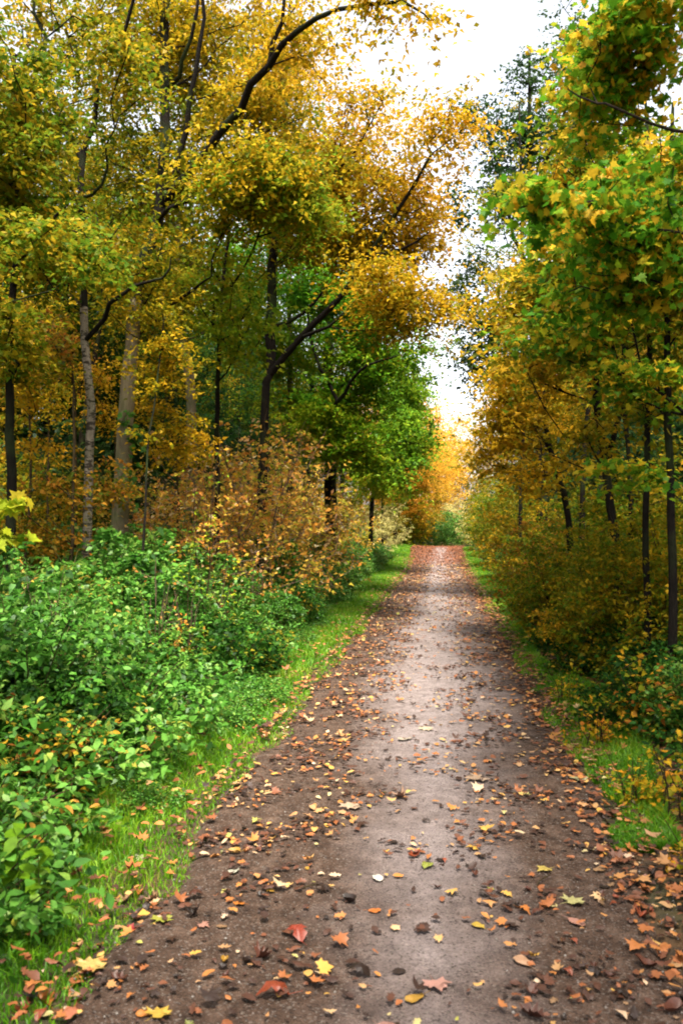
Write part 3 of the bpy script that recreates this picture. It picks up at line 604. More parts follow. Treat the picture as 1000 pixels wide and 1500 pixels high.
# 6 saplings with tiered sprays in the dark on the left
for i, (px, Y, bl, lf, lab) in enumerate([
    (60, 11.5, [(50, 560, 11.5, 70, 70, .8, 30), (30, 460, 11.5, 60, 40, .8, 18)], 'ochre', 'thin understorey sapling with rusty sprays left of the pale trunk'),
    (95, 9.0, [(70, 780, 8.8, 80, 30, .5, 22), (80, 700, 9, 50, 35, .5, 12)], 'rust', 'low rusty sapling at the foot of the pale trunk'),
    (160, 13.5, [(155, 590, 13.2, 35, 110, .8, 30)], 'ochre', 'sparse ochre sapling in the dark gap between pale and grey trunks'),
    (30, 9.5, [(25, 570, 9.3, 55, 35, .6, 12), (60, 650, 9.3, 45, 25, .6, 7)], 'ochre', 'ochre sapling with layered sprays near the left border'),
    (250, 12.5, [(245, 570, 12.2, 40, 60, .6, 16), (270, 660, 12.0, 50, 30, .6, 12)], 'ochre', 'golden ochre sapling between the grey oak and the short brown trunk'),
    (100, 10.6, [(90, 520, 10.4, 40, 30, .6, 14), (60, 470, 10.4, 50, 30, .6, 16), (160, 700, 10.2, 40, 40, .6, 16)], 'rust', 'rusty sapling behind the pale trunk')]):
    b = base_under(px, Y)
    tree_px('sapling', b, [([b, b+[0.1, 0, 1.5], b+[.05, .1, 3.0]], .025, .01)], bl, leaf=lf, bark='twig_dark', per=42, lsize=.062, cr=.24, flat=.25, rmax=.012, label=lab, cat='young tree', rise=.0)
M['maplemix'] = leaf_mat('mixed_maple_leaf', [(0, (.02, .10, .006)), (.3, (.07, .20, .008)), (.5, (.20, .30, .010)), (.65, (.60, .38, .015)), (.85, (.78, .32, .02)), (1, (.6, .14, .02))], leafw=.6)
# ================================================================== HERO TREES, RIGHT
b = base_under(912, 9.2)
tree_px('hornbeam_tree', b, [([b, at(903, 800, 9.2), at(886, 690, 9.3), at(875, 590, 9.4), at(866, 430, 9.5), at(862, 250, 9.6)], .055, .025), pl([(886, 690, 9.3), (905, 560, 9.1), (930, 420, 9)], .035, .012), pl([(868, 470, 9.5), (820, 380, 9.5), (800, 300, 9.5)], .025, .01)],
     [(820, 500, 9.2, 85, 70, .9, 48), (900, 400, 9, 90, 80, 1.0, 70), (800, 420, 9.6, 60, 60, .8, 40), (850, 640, 9, 60, 30, .6, 9), (870, 250, 9.5, 100, 80, 1.1, 60)],
     leaf='olive', bark='bark_black', per=70, lsize=.066, cr=.25, flat=.32, rmax=.03, bias=.05, label='dark slanting trunk in the right undergrowth with olive-gold leaves')
b = base_under(838, 12)
tree_px('hornbeam_tree', b, [([b, at(832, 760, 12), at(806, 660, 12), at(792, 560, 12.1), at(786, 450, 12.2), at(780, 330, 12.3)], .05, .02), pl([(800, 660, 12), (770, 600, 12), (750, 520, 12)], .025, .01)],
     [(760, 570, 12, 60, 60, .9, 50), (790, 690, 11.6, 60, 30, .7, 12), (775, 440, 12.2, 50, 60, .9, 45), (725, 640, 12.4, 40, 50, .7, 30)], leaf='ochre', bark='bark_black', per=70, lsize=.07, cr=.27, flat=.32, rmax=.025, bias=-.12, label='forked thin dark tree right of the path, olive-brown leaves')
for i, (px, Y, r_, lean, lab) in enumerate([(945, 8.2, .034, 5, 'straight black stem second from the right border'), (985, 7.6, .04, -10, 'thick black stem at the right border'), (850, 13, .045, 12, 'black stem behind the slanting right-hand trunk'),
        (925, 10.5, .03, -14, 'thin black stem leaning between two thicker right-hand stems'), (760, 18, .045, 8, 'dark stem nearest the path on the right side'), (880, 15, .05, -6, 'dark stem deep in the right-hand wood')]):
    b = base_under(px, Y)
    tree_px('hornbeam_tree', b, [([b, at(px+lean*.3, 700, Y), at(px+lean, 560, Y), at(px+lean*.6, 400, Y), at(px, 150, Y)], r_, .02)],
        [(px, 330, Y, 70, 120, 1.0, 60), (px, 560, Y, 60, 40, .8, 7)], leaf='olive', bark='bark_black', per=55, lsize=.07, cr=.27, flat=.32, rmax=.025, label=lab)
# near maples hanging in from the right: lobed leaves
b = np.array([3.6, 5.0, gz(3.6, 5.0)])
tree_px('maple_tree', b, [([b, b+[.05, 0, 2], b+[-.1, .1, 4], b+[-.2, .2, 7]], .11, .04), ([b+[-.05, 0, 2.6], at(940, 330, 5.0), at(850, 300, 4.7), at(780, 305, 4.5), at(730, 320, 4.4)], .018, .004), ([b+[-.08, 0, 3.2], at(960, 180, 5.2), at(880, 150, 5.2), at(830, 130, 5.2)], .022, .005),
      ([b+[0, 0, 1.8], at(985, 420, 5.2), at(930, 405, 5.2), at(860, 400, 5.2)], .015, .004)],
     [(930, 130, 5.6, 80, 120, .6, 95), (960, 370, 5.4, 60, 90, .5, 60), (870, 300, 5.1, 60, 60, .45, 34), (785, 300, 4.5, 50, 26, .22, 14), (950, -30, 5.6, 90, 60, .5, 40), (880, 420, 5.6, 70, 50, .45, 32)],
     leaf='maplegreen', bark='bark', per=36, lsize=.052, tmpl='maple', cr=.13, flat=.5, rmax=.03, rtip=.0018, seg=.25, bias=.12, jit=.8, droop=.6, label='near maple reaching in from the right border with large green and yellow leaves')
b = np.array([3.1, 7.2, gz(3.1, 7.2)])
tree_px('maple_tree', b, [([b, b+[.05, 0, 2], b+[-.1, .1, 4], b+[-.2, .2, 6.5]], .06, .03)],
     [(840, 480, 7.4, 80, 45, .6, 40), (930, 540, 7, 70, 45, .6, 20), (840, 370, 7.4, 60, 60, .7, 45), (960, 260, 7.3, 60, 120, .6, 55), (860, 120, 7.6, 40, 90, .6, 38), (905, 680, 6.4, 40, 10, .4, 7)],
     leaf='maplemix', bark='bark_black', per=40, lsize=.058, tmpl='maple', cr=.2, flat=.28, rmax=.03, rtip=.003, seg=.3, bias=.0, jit=.5, droop=.4, label='second maple from the right border, gold and olive lobed leaves in layers')
# backlit tree behind, top against the sky; its darkness is put into the leaf colour
b = base_under(795, 20)
tree_px('poplar_tree', b, [([b, at(790, 600, 20), at(780, 400, 20), at(775, 200, 20), at(775, 80, 20)], .17, .03), pl([(782, 420, 20), (740, 300, 20), (720, 210, 20)], .06, .015), pl([(778, 300, 20), (820, 180, 20), (850, 60, 20)], .07, .015), pl([(785, 520, 20), (735, 440, 20), (700, 400, 20)], .05, .012)],
     [(775, 170, 20, 32, 90, 1.4, 55), (735, 200, 20, 42, 35, 1.1, 34), (740, 270, 20, 45, 50, 1.4, 55), (840, 90, 20, 45, 110, 1.5, 60), (698, 420, 19.5, 36, 50, 1.2, 34), (725, 500, 19.5, 50, 60, 1.6, 75), (665, 300, 18.5, 18, 40, .7, 10), (672, 470, 18.5, 18, 20, .6, 7), (690, 170, 20, 30, 20, .8, 10), (840, 260, 20, 60, 90, 1.8, 60), (690, 520, 19, 28, 16, .7, 10)],
     leaf='dark', bark='bark_black', per=42, lsize=.095, cr=.30, flat=.6, rmax=.06, bias=.1, jit=.9, label='tall thin-crowned backlit-coloured tree topping the right side against the sky')
M['drygold'] = leaf_mat('gold_dry_leaf', [(0, (.08, .18, .012)), (.35, (.34, .34, .02)), (.65, (.62, .38, .04)), (.85, (.60, .24, .04)), (1, (.74, .54, .26))], leafw=.7)
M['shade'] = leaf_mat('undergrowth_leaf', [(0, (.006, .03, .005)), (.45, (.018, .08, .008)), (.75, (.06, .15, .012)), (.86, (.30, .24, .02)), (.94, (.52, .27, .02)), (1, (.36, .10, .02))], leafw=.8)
# ================================================================== PROTOTYPES for the wood
def proto_tree(name, H, r, z0, n, leaf, bark, label, per=60, lsize=.1, cr=.42, tr=.14, seed=0, cat='tree', flat=.42, bias=0.):
    b = np.zeros(3); lean = R.normal(0, .25, 2)
    line = [b, b+[lean[0]*.3, lean[1]*.3, H*.3], b+[lean[0], lean[1]*.5, H*.6], b+[lean[0]*.7, lean[1], H*.93]]
    T = in_ell((lean[0]*.6, lean[1]*.6, (H+z0)/2), (r, r, (H-z0)/2), n, .42)
    return make_tree(name, b, [(line, tr, .03)], T, leaf, bark, per=per, lsize=lsize, cr=cr, flat=flat, rmax=tr*.45, label=label, cat=cat, bias=bias, seg=.6)
P = {}
P['ochre'] = proto_tree('oak_tree', 13, 3.4, 3.0, 330, 'ochre', 'bark', 'x')
P['olive'] = proto_tree('beech_tree', 12, 3.2, 2.2, 330, 'olive', 'bark_black', 'x')
P['dark'] = proto_tree('alder_tree', 14, 3.2, 2.6, 380, 'shadegreen', 'bark_black', 'x', tr=.16)
P['orange'] = proto_tree('maple_tree', 10, 2.7, 1.6, 300, 'orange', 'bark_black', 'x', tr=.12)
P['gold'] = proto_tree('maple_tree', 9, 2.4, 1.2, 260, 'gold', 'bark', 'x', tr=.1)
P['slim'] = proto_tree('ash_tree', 13, 2.2, 6.5, 200, 'olive', 'bark', 'x', tr=.10)
def proto_bush(name, H, r, n, leaf, bark, per, lsize, cr, tmpl='kite', stems=7, flat=.5, label='x', cat='bush', z0=.12, rtip=.0022, jit=.6, dome=.5, sh=.02):
    lines = []
    for k_ in range(stems):
        a = R.random()*6.28; q = r*(.3+.5*R.random()); hh = H*(.6+.35*R.random())
        lines.append(([np.array([.12*math.cos(a), .12*math.sin(a), 0]), np.array([q*.4*math.cos(a), q*.4*math.sin(a), hh*.5]), np.array([q*math.cos(a), q*math.sin(a), hh])], sh*.45, .003))
    T = in_ell((0, 0, H*.45), (r, r, H*.52), n, dome); T[:, 2] = np.maximum(T[:, 2], z0)
    # separate stems: give each its own root
    pos, par, fx, tips = skeleton(lines[:1], T[:0], .2, .04)
    pos, par, fx = list(pos), list(par), list(fx)
    for ln in lines[1:]:
        q, pr, f_, _ = skeleton([ln], T[:0], .2, .04); o0 = len(pos)
        pos += list(q); par += [(-1 if v < 0 else v+o0) for v in pr]; fx += list(f_)
    A = np.array(pos); tips = []; out_p = list(A); 
    for t in T[np.argsort(T[:, 2])]:
        A = np.array(out_p); d = np.linalg.norm(A-t, axis=1)+np.where(A[:, 2] > t[2], .3, 0); j = int(np.argmin(d)); m_ = max(1, int(d[j]/.22)); prev = j
        for i in range(1, m_+1):
            out_p.append(A[j]+(t-A[j])*i/m_+R.normal(0, .012, 3)); par.append(prev); fx.append(0.); prev = len(out_p)-1
        tips.append(prev)
    pos = np.array(out_p); par = np.array(par); fx = np.array(fx); tips = np.array(tips)
    root = empty(name, (0, 0, 0)); tag(root, label, cat)
    link('stems', tubes(name+'_stems', pos, par, fx, tips, rtip, sh*.4, M[bark], 1.0), root)
    Pp, cl, od = clumps(pos, par, tips, per, cr, flat); Pp[:, 2] = np.maximum(Pp[:, 2], .03)
    link('leaves', leaves_mesh(name+'_leaves', Pp, lsize*np.clip(R.normal(1, .25, len(Pp)), .4, 1.7), M[leaf], tmpl, clump=cl, jit=jit, droop=.2, out_dir=od), root)
    return root
P['bramble'] = proto_bush('bramble_bush', 1.15, .75, 170, 'bramble', 'stalk', 48, .046, .085, 'oval', 9)
P['bramble2'] = proto_bush('nettle_clump', 1.2, .65, 140, 'bramble', 'stalk', 42, .052, .08, 'oval', 16, flat=.8)
P['low'] = proto_bush('low_bramble', .5, .6, 110, 'bramble', 'twig_dark', 30, .042, .08, 'oval', 9)
P['dry'] = proto_bush('dry_shrub', 2.5, 1.5, 270, 'dry', 'twig', 10, .062, .13, 'kite', 26, z0=.3, jit=.9, dome=.6)
P['dry2'] = proto_bush('rusty_shrub', 2.3, 1.3, 250, 'drygold', 'twig', 12, .062, .13, 'kite', 22, z0=.2, jit=.8, dome=.6)
P['pale'] = proto_bush('pale_shrub', 1.9, 1.2, 220, 'pale', 'twig', 34, .055, .13, 'kite', 18, z0=.1, jit=.8)
P['rust'] = proto_bush('hornbeam_bush', 2.2, 1.0, 200, 'rust', 'twig_dark', 17, .060, .14, 'kite', 8, z0=.3, flat=.25)
P['olivebush'] = proto_bush('hazel_bush', 3.2, 1.3, 300, 'olive', 'twig_dark', 36, .072, .17, 'kite', 9, z0=.4, flat=.3, sh=.035)
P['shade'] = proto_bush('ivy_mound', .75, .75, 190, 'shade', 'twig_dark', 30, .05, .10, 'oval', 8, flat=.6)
P['stalks'] = proto_bush('dead_stalks', 1.5, .35, 26, 'dry', 'twig', 3, .04, .06, 'kite', 11, z0=.5, flat=.8, sh=.012)
P['darkbush'] = proto_bush('shade_bush', 3.0, 1.4, 300, 'dark', 'bark_black', 34, .08, .17, 'kite', 9, z0=.1, flat=.4, sh=.035)  # belt bushes with the gloom of the wood put into their leaf colour
P['greenbush'] = proto_bush('elder_bush', 2.0, 1.5, 260, 'bramble', 'twig_dark', 44, .075, .16, 'kite', 10, z0=.1, flat=.45)
used = set()
def put(key, x, y, sc=1., rz=None, label='', group=None, dz=0.):
    rz = R.random()*6.28 if rz is None else rz
    loc = (x, y, gz(x, y)-.02+dz)
    r = P[key]
    if key not in used:
        used.add(key); r.location = loc; r.rotation_euler = (0, 0, rz); r.scale = (sc,)*3 if not hasattr(sc, '__len__') else sc
        r['label'] = label
        if group: r['group'] = group
        return r
    r = copy_thing(r, loc, rz, sc, label)
    if group: r['group'] = group
    elif 'group' in r: del r['group']
    return r
def putx(key, px, X, sc=1., label='', group=None):
    return put(key, X, X*F/(px-VPX), sc, None, label, group)
def putpx(key, px, Y, sc=1., label='', group=None):
    p_ = at(px, 775, Y); return put(key, p_[0], p_[1], sc, None, label, group)
# ================================================================== PLACING
# the green bank on the left
LX, LY = -3.3, 24.0
G1 = 'bramble bushes of the green bank on the left'
rows = [(-2.35, .70, 'front', 2.4, 38, .75), (-2.95, 1.03, 'middle', 2.6, 40, .95), (-3.75, 1.2, 'back', 3.0, 32, 1.1), (-4.7, 1.15, 'rear', 4.0, 24, 1.5)]
for x0, s0, nm, ya, yb, st in rows:
    y = ya; i = 0
    while y < yb:
        if not (nm == 'rear' and R.random() < .15):
            key = 'bramble' if R.random() < .55 else 'bramble2'
            x = x0+R.normal(0, .12)-.010*y+.10*(1-float(sst(4, 9, y))); s = s0*(.86 if y < 5 and nm != 'front' else 1)*float(np.clip(R.normal(1, .12), .75, 1.25))
            if nm == 'front' and R.random() < .5: key = 'low'; s *= 1.5
            kd = {'bramble': 'arching green bramble', 'bramble2': 'upright green nettle clump', 'low': 'low spreading bramble'}[key]
            dd = 'near the camera' if y < 5.5 else ('halfway along the bank' if y < 13 else 'far along the bank')
            lab = '%s in the %s row of the left bank, %s' % (kd, nm, dd)
            if not (abs(x-LX-.2) < .6 and 21.5 < y < 25): put(key, x, y+R.normal(0, .1), (s*1.05, s*1.05, s), None, lab, lab)
        y += st*(1+.02*y); i += 1
# dry shrubs behind the bank
for px, X, s, key, lab in [
    (370, -3.2, 1.4, 'dry', 'tall dry shrub with cream and orange leaves, highest of the brown thicket'), (305, -3.5, 1.15, 'dry', 'dry twiggy shrub at the left end of the brown thicket'),
    (425, -3.5, 1.4, 'dry2', 'rusty shrub right of the tallest dry shrub'), (480, -3.5, 1.35, 'dry2', 'rusty shrub at the right end of the brown thicket'), (405, -3.0, .85, 'dry', 'low twiggy dry shrub at the front of the thicket'),
    (255, -3.7, 1.0, 'dry', 'dry cream shrub at the foot of the grey oak trunk'), (340, -3.9, 1.5, 'dry', 'tall straw-coloured shrub at the back of the brown thicket'), (500, -4.6, 1.3, 'dry2', 'rusty shrub beneath the green maple'),
    (455, -3.2, .9, 'dry', 'small dry shrub above the green bank right of the thicket'), (205, -4.6, .7, 'rust', 'small hornbeam bush between pale and grey trunks'), (60, -4.9, .62, 'rust', 'dark rusty hornbeam bush at the far left'),
    (10, -5.4, .9, 'rust', 'hornbeam bush beside the left border trunk'), (130, -5.2, .9, 'rust', 'hornbeam bush right behind the pale trunk'),
    (535, -3.4, 1.35, 'pale', 'pale straw-coloured shrub beside the verge'), (560, -3.4, 1.5, 'pale', 'straw-coloured shrub farther along the verge, before the young conifer'), (578, -3.6, 1.0, 'pale', 'low pale shrub at the far end of the left verge'),
    (515, -3.6, .8, 'pale', 'small pale shrub left of the straw-coloured one'), (548, -2.9, .45, 'greenbush', 'low green bush at the verge before the pale shrubs'), (590, -3.3, .8, 'pale', 'last pale shrub before the path end, left'),
    (385, -5.2, 1.7, 'dry', 'broad dry shrub at the top of the brown thicket'), (445, -4.6, 1.6, 'dry', 'straw-leaved dry shrub behind the rusty ones'), (300, -5.3, 1.4, 'dry2', 'rusty shrub under the short brown trunk'),
    (500, -5.0, 1.2, 'olivebush', 'olive bush under the green maple')]:
    putx(key, px, X, s, lab)
for i in range(16):
    y = 3.2+13*i/16+R.random()*.6; x = -2.5-1.1*R.random(); put('stalks', x, y, .75+.35*R.random(), None, 'thin brown dead stalks standing out of the green bank', 'dead stalks in the green bank')
for i in range(12):
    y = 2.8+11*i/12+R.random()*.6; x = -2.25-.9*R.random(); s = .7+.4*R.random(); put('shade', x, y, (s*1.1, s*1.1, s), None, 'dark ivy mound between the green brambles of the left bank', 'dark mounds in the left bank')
# weeds creeping into the left verge
for i in range(34):
    y = 2.2+R.random()**1.3*14; x = -1.95+.3*R.random()*(.6 if i % 3 else 1.2)-.5*float(sst(5, 16, y)); s = .28+.22*R.random()
    lab = 'low leafy weed in the grass of the left verge'
    put('low', x, y, (s*1.3, s*1.3, s), None, lab, 'low weeds in the left verge')
# right side undergrowth
G2 = 'green undergrowth bushes right of the path'
for px, Y, s, key, lab in [
    (850, 8.4, .55, 'bramble', 'bright green bramble right of the path, just above the grass patch'), (905, 8.0, .60, 'bramble2', 'green nettle clump right of the bright bramble'), (810, 11, .60, 'bramble', 'green bramble spreading beside the right verge'),
    (970, 6.6, .66, 'bramble', 'dark bramble against the right border'), (865, 9.2, .85, 'bramble', 'bramble behind the bright green one'), (785, 14, .7, 'bramble', 'bramble at the foot of the forked thin tree'),
    (762, 20, .8, 'greenbush', 'rounded dark green bush beside the right verge'), (745, 25, .7, 'greenbush', 'green bush at the narrowing right verge'), (730, 32, .7, 'greenbush', 'green bush far down the right verge'),
    (718, 40, .8, 'greenbush', 'green bush where the right verge ends'), (1010, 5.4, .6, 'bramble2', 'nettle clump low at the right border'), (940, 9, .9, 'bramble', 'bramble in front of the straight black stem'),
    (1030, 4.6, .5, 'low', 'leafy low bramble at the right border'), (905, 5.9, .45, 'low', 'low bramble on the leaf-strewn right margin'), (830, 6.7, .45, 'low', 'small low bramble in the right grass patch'),
    (950, 4.9, .55, 'low', 'low bramble among yellow leaves near right border'), (1060, 4.0, .5, 'low', 'low bramble at the lower right border')]:
    q_ = at(px, 775, Y); put(key, max(q_[0], 1.45+s*.75+.4*float(sst(6, 9, Y))*(key != 'low')), Y, s, None, lab)
P['goldbush'] = proto_bush('maple_seedling', .75, .42, 36, 'maplegold', 'twig_dark', 7, .045, .12, 'maple', 5, z0=.12, flat=.35, cat='young tree')
for px, Y, s, lab in [(925, 5.1, .55, 'low seedling with orange-yellow lobed leaves over the right margin'), (985, 4.9, .75, 'taller yellow-leaved seedling at the right border'), (870, 6.4, .6, 'yellow-leaved seedling behind the right grass patch'),
        (955, 6.8, 1.0, 'orange-leaved seedling in front of the dark bramble'), (1015, 4.1, .5, 'yellow seedling lowest at the right border'), (825, 8.0, .6, 'small golden seedling above the grass patch')]:
    putpx('goldbush', px, Y, s, lab)
for px, Y, s, key, lab in [(800, 13, .9, 'rust', 'rusty hornbeam bush under the forked thin tree'), 
        (768, 20, .9, 'olivebush', 'tall olive bush overhanging the right verge'), (750, 27, 1.0, 'olivebush', 'olive bush behind the rounded green one'), (735, 34, 1.1, 'olivebush', 'olive-gold bush far down on the right'),
         
        (745, 40, 1.4, 'olivebush', 'large olive bush far behind on the right'), (722, 45, 1.2, 'olivebush', 'olive bush near the path end on the right')]:
    putpx(key, px, Y, s, lab)
for k_, (x, y, s) in enumerate([(1.55, 3.9, .4), (1.6, 7.0, .7), (1.7, 9.6, .75), (1.75, 11.3, .8), (1.85, 13, .85), (1.95, 3.4, .6), (1.75, 4.3, .62), (2.5, 4.6, .9), (1.9, 5.3, .75), (2.7, 5.8, 1.0), (2.05, 6.4, .85), (2.9, 7.0, 1.1), (2.1, 7.6, .9), (3.0, 8.3, 1.2), (2.2, 8.9, .95), (3.1, 9.8, 1.2), (2.3, 10.4, 1.0), (2.4, 12.2, 1.0), (3.3, 11.8, 1.2), (2.5, 14.2, 1.05), (2.6, 16.5, 1.1), (1.5, 3.2, .4), (2.7, 19.5, 1.1)]):
    lab = 'dark ivy and bramble mound %s' % ('at the right border, nearest ones' if y < 5.5 else ('under the right-hand stems' if y < 11 else 'farther along the right verge'))
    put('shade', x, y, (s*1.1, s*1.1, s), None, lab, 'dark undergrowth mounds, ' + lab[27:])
for px, Y, s, lab in [(880, 9.6, .55, 'small-leaved olive bush among the thin stems of the right wood'), (960, 8.6, .6, 'small-leaved olive bush near the right border stem'), (815, 12, .55, 'low olive bush at the foot of the forked thin tree'), (930, 11, .75, 'olive bush between the straight and the slanting stems'),
        (850, 14, .8, 'olive bush behind the slanting stem'), (785, 16, .6, 'olive bush where the right verge grass begins to narrow'), (1000, 9.5, .8, 'olive bush rising at the right border')]:
    putpx('olivebush', px, Y, s, lab)
# far end of the path
for px, Y, s, key, lab in [(652, 62, 1.5, 'greenbush', 'wide blue-green bush closing the end of the path'), (615, 60, 1.3, 'greenbush', 'green bush left of the path end'), (692, 58, 1.4, 'greenbush', 'green bush right of the path end'),
        (590, 56, 1.9, 'olivebush', 'olive bush left of the far bend'), (668, 66, 2.3, 'pale', 'pale green shrub above the closing bush'), (706, 52, 1.3, 'pale', 'pale shrub beside the far right verge'), (640, 68, 2.0, 'rust', 'rusty bush far behind the closing bush')]:
    putpx(key, px, Y, s, lab)
for px, Y, s, key, lab in [(636, 72, 1.5, 'gold', 'golden maple beyond the end of the path'), (603, 66, 1.3, 'orange', 'orange-red maple glowing left of the path end'), (578, 55, 1.15, 'orange', 'orange maple behind the young conifer'),
        (662, 80, 1.45, 'gold', 'pale golden tree farthest down the path'), (616, 58, .95, 'gold', 'small golden tree overhanging the bend'), (708, 80, 1.05, 'olive', 'olive tree right of the farthest golden one'), (750, 58, .9, 'ochre', 'ochre tree right of the path end'),
        (640, 105, 1.0, 'dark', 'dark treetop far beyond the golden trees'), (590, 75, 1.6, 'gold', 'golden tree behind the orange maples'), (500, 38, .9, 'olive', 'olive tree on the left before the orange maples'), (800, 45, .9, 'olive', 'olive tree on the right before the path end'),
        (450, 32, .9, 'dark', 'green tree on the left in front of the olive one'), (840, 34, .8, 'ochre', 'ochre tree on the right halfway to the path end'), (560, 40, .5, 'olive', 'small olive tree leaning over the left verge'), (765, 38, .5, 'gold', 'small golden tree on the right halfway down'),
        (530, 48, 1.1, 'orange', 'orange crown behind the green trees on the left')]:
    putpx(key, px, Y, s, lab)
# young conifer
def conifer():
    H = 5.0; b = base_under(590, 56); root = empty('spruce_tree', b); tag(root, 'young conifer with yellowish tips beside the pale shrubs', 'conifer')
    pos = [np.array([0, 0, z]) for z in np.linspace(0, H, 12)]; par = [-1]+list(range(11)); fx = list(np.linspace(.05, .01, 12)); tips = []; Pn = []
    for z in np.linspace(.25, H-.1, 17):
        L_ = (H-z)*.33+.1; j = int(np.argmin([abs(q[2]-z) for q in pos[:12]]))
        for a in R.random()*6.28+np.arange(7)*2*math.pi/7:
            prev = j
            for i in range(1, 4):
                q = np.array([math.cos(a)*L_*i/3, math.sin(a)*L_*i/3, z-.12*L_*i/3]); pos.append(q); par.append(prev); fx.append(0.); prev = len(pos)-1
            tips.append(prev); u = R.random(70)[:, None]
            Pn.append(np.array([[0, 0, z]])+u*np.array([[math.cos(a)*L_, math.sin(a)*L_, -.12*L_]])+R.normal(0, .05, (70, 3)))
    link('trunk', tubes('spruce_wood', np.array(pos), np.array(par), np.array(fx), np.array(tips), .004, .02, M['bark']), root)
    Pn = np.vstack(Pn); link('crown', leaves_mesh('spruce_needles', Pn, .16*np.ones(len(Pn)), M['yellowgreen'], 'kite', clump=np.clip(np.hypot(Pn[:, 0], Pn[:, 1])*.3, 0, 1)*.9), root)
conifer()
# deep wood: both sides, rows of trees
def wood(side, x0, x1, y0, y1, n, mind, keys, where, smin=.85, smax=1.15, avoid=()):
    pts = []
    tries = 0
    while len(pts) < n and tries < 4000:
        tries += 1; x = x0+(x1-x0)*R.random(); y = y0+(y1-y0)*R.random()
        if all((x-a)**2+(y-b)**2 > mind**2 for a, b in pts): pts.append((x, y))
    for x, y in pts:
        k_ = keys[int(R.integers(len(keys)))]; s = smin+(smax-smin)*R.random()
        desc = {'ochre': 'ochre-crowned oak', 'olive': 'olive-leaved beech', 'dark': 'alder in shade-darkened green', 'orange': 'orange maple', 'gold': 'golden maple', 'slim': 'slim high-crowned ash', 'rust': 'rusty hornbeam bush', 'olivebush': 'olive hazel bush', 'darkbush': 'bush in shade-darkened leaf colour'}[k_]
        dd = 'beside the camera' if y < 8 else ('level with the brown thicket' if y < 20 else ('halfway down the path' if y < 40 else 'far down the path'))
        lab = '%s %s, %s' % (desc, where, dd); put(k_, x, y, s, None, lab, lab)
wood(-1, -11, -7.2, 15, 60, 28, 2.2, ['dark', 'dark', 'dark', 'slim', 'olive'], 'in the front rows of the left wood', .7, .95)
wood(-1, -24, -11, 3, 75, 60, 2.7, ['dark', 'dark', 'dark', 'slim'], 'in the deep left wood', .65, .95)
wood(1, 5.2, 9.5, 9, 60, 22, 2.4, ['ochre', 'olive', 'olive', 'slim'], 'in the front rows of the right wood', .8, 1.0)
wood(1, 9.5, 22, 2, 75, 46, 2.9, ['ochre', 'olive', 'dark', 'dark'], 'in the deep right wood')
for x, y, s in [(2.6, .2, 1), (3.9, 2.6, 1), (3.2, -2.4, 1.05), (1.4, -3.4, 1), (-1.2, -4.2, 1.05), (4.9, .3, 1), (5.4, 4.8, .95), (-3.6, -1.6, 1), (-4.4, .8, 1), (.2, -6.5, 1.1), (-2.8, -6, 1), (6.6, 2.2, 1)]:  # unseen ashes added to block sky and sun over the foreground
    put('slim', x, y, s, None, 'slim high-crowned ash added out of view to shade the foreground', 'slim ashes added for shade round the viewpoint')
wood(-1, -16, -7.5, 8, 48, 56, 1.5, ['darkbush'], 'in a dense belt of the left wood', 1.3, 1.9)
wood(1, 4.0, 14, 7, 48, 60, 1.5, ['darkbush'], 'in a dense belt of the right wood', 1.3, 1.8)
wood(-1, -17, -6.2, 9, 40, 14, 2.4, ['darkbush', 'darkbush', 'olivebush'], 'under the trees of the left wood', .9, 1.3)
wood(1, 3.6, 10, 8, 45, 9, 2.6, ['olivebush', 'rust'], 'under the trees of the right wood', .9, 1.3)
# log and cut wood on the left bank
def log(loc, L_, r, rz, tilt, label, grp=None):
    n = 14; k_ = 16; t = np.linspace(-L_/2, L_/2, n); a = np.arange(k_)*2*math.pi/k_
    rr = r*(1+.06*np.sin(a*3+1)[None]+.04*np.sin(a*5+t[:, None]*4)+R.normal(0, .015, (n, k_)))
    Vv = np.stack([np.repeat(t[:, None], k_, 1), rr*np.cos(a), rr*np.sin(a)+.03*np.sin(t*2)[:, None]], -1)
    i = np.arange(n-1)[:, None]*k_+np.arange(k_)[None]; j = np.arange(n-1)[:, None]*k_+((np.arange(k_)+1) % k_)[None]
    root = empty('cut_log', loc, rz); root.rotation_euler = (0, tilt, rz); tag(root, label, 'log', grp)
    link('bark', mk_mesh('log_bark', Vv.reshape(-1, 3), np.stack([i, i+k_, j+k_, j], -1).reshape(-1, 4), M['twig'], smooth=True), root)
    for e, rw in ((-1, 0), (1, n-1)):
        ring = Vv[rw]; c = ring.mean(0)+[e*.004, 0, 0]
        VV = np.vstack([c[None], ring+[e*.003, 0, 0]]); ii = np.arange(k_)+1; jj = (np.arange(k_)+1) % k_+1
        link('cut_end', mk_mesh('log_end', VV, np.stack([np.zeros(k_, int), ii, jj], 1), M['cut']), root)
m, nt, out = new_mat('cut_wood'); tc = N(nt, 'ShaderNodeTexCoord'); wv = N(nt, 'ShaderNodeTexNoise', i_Scale=14.0); nt.links.new(tc.outputs['Object'], wv.inputs[0])
cr = ramp(nt, [(.3, (.25, .13, .08)), (.7, (.48, .30, .20))], wv.outputs['Fac']); p = N(nt, 'ShaderNodeBsdfPrincipled', i_Roughness=.8); nt.links.new(cr.outputs[0], p.inputs['Base Color']); nt.links.new(p.outputs[0], out.inputs[0]); M['cut'] = m
LX, LY = -3.3, 24.0
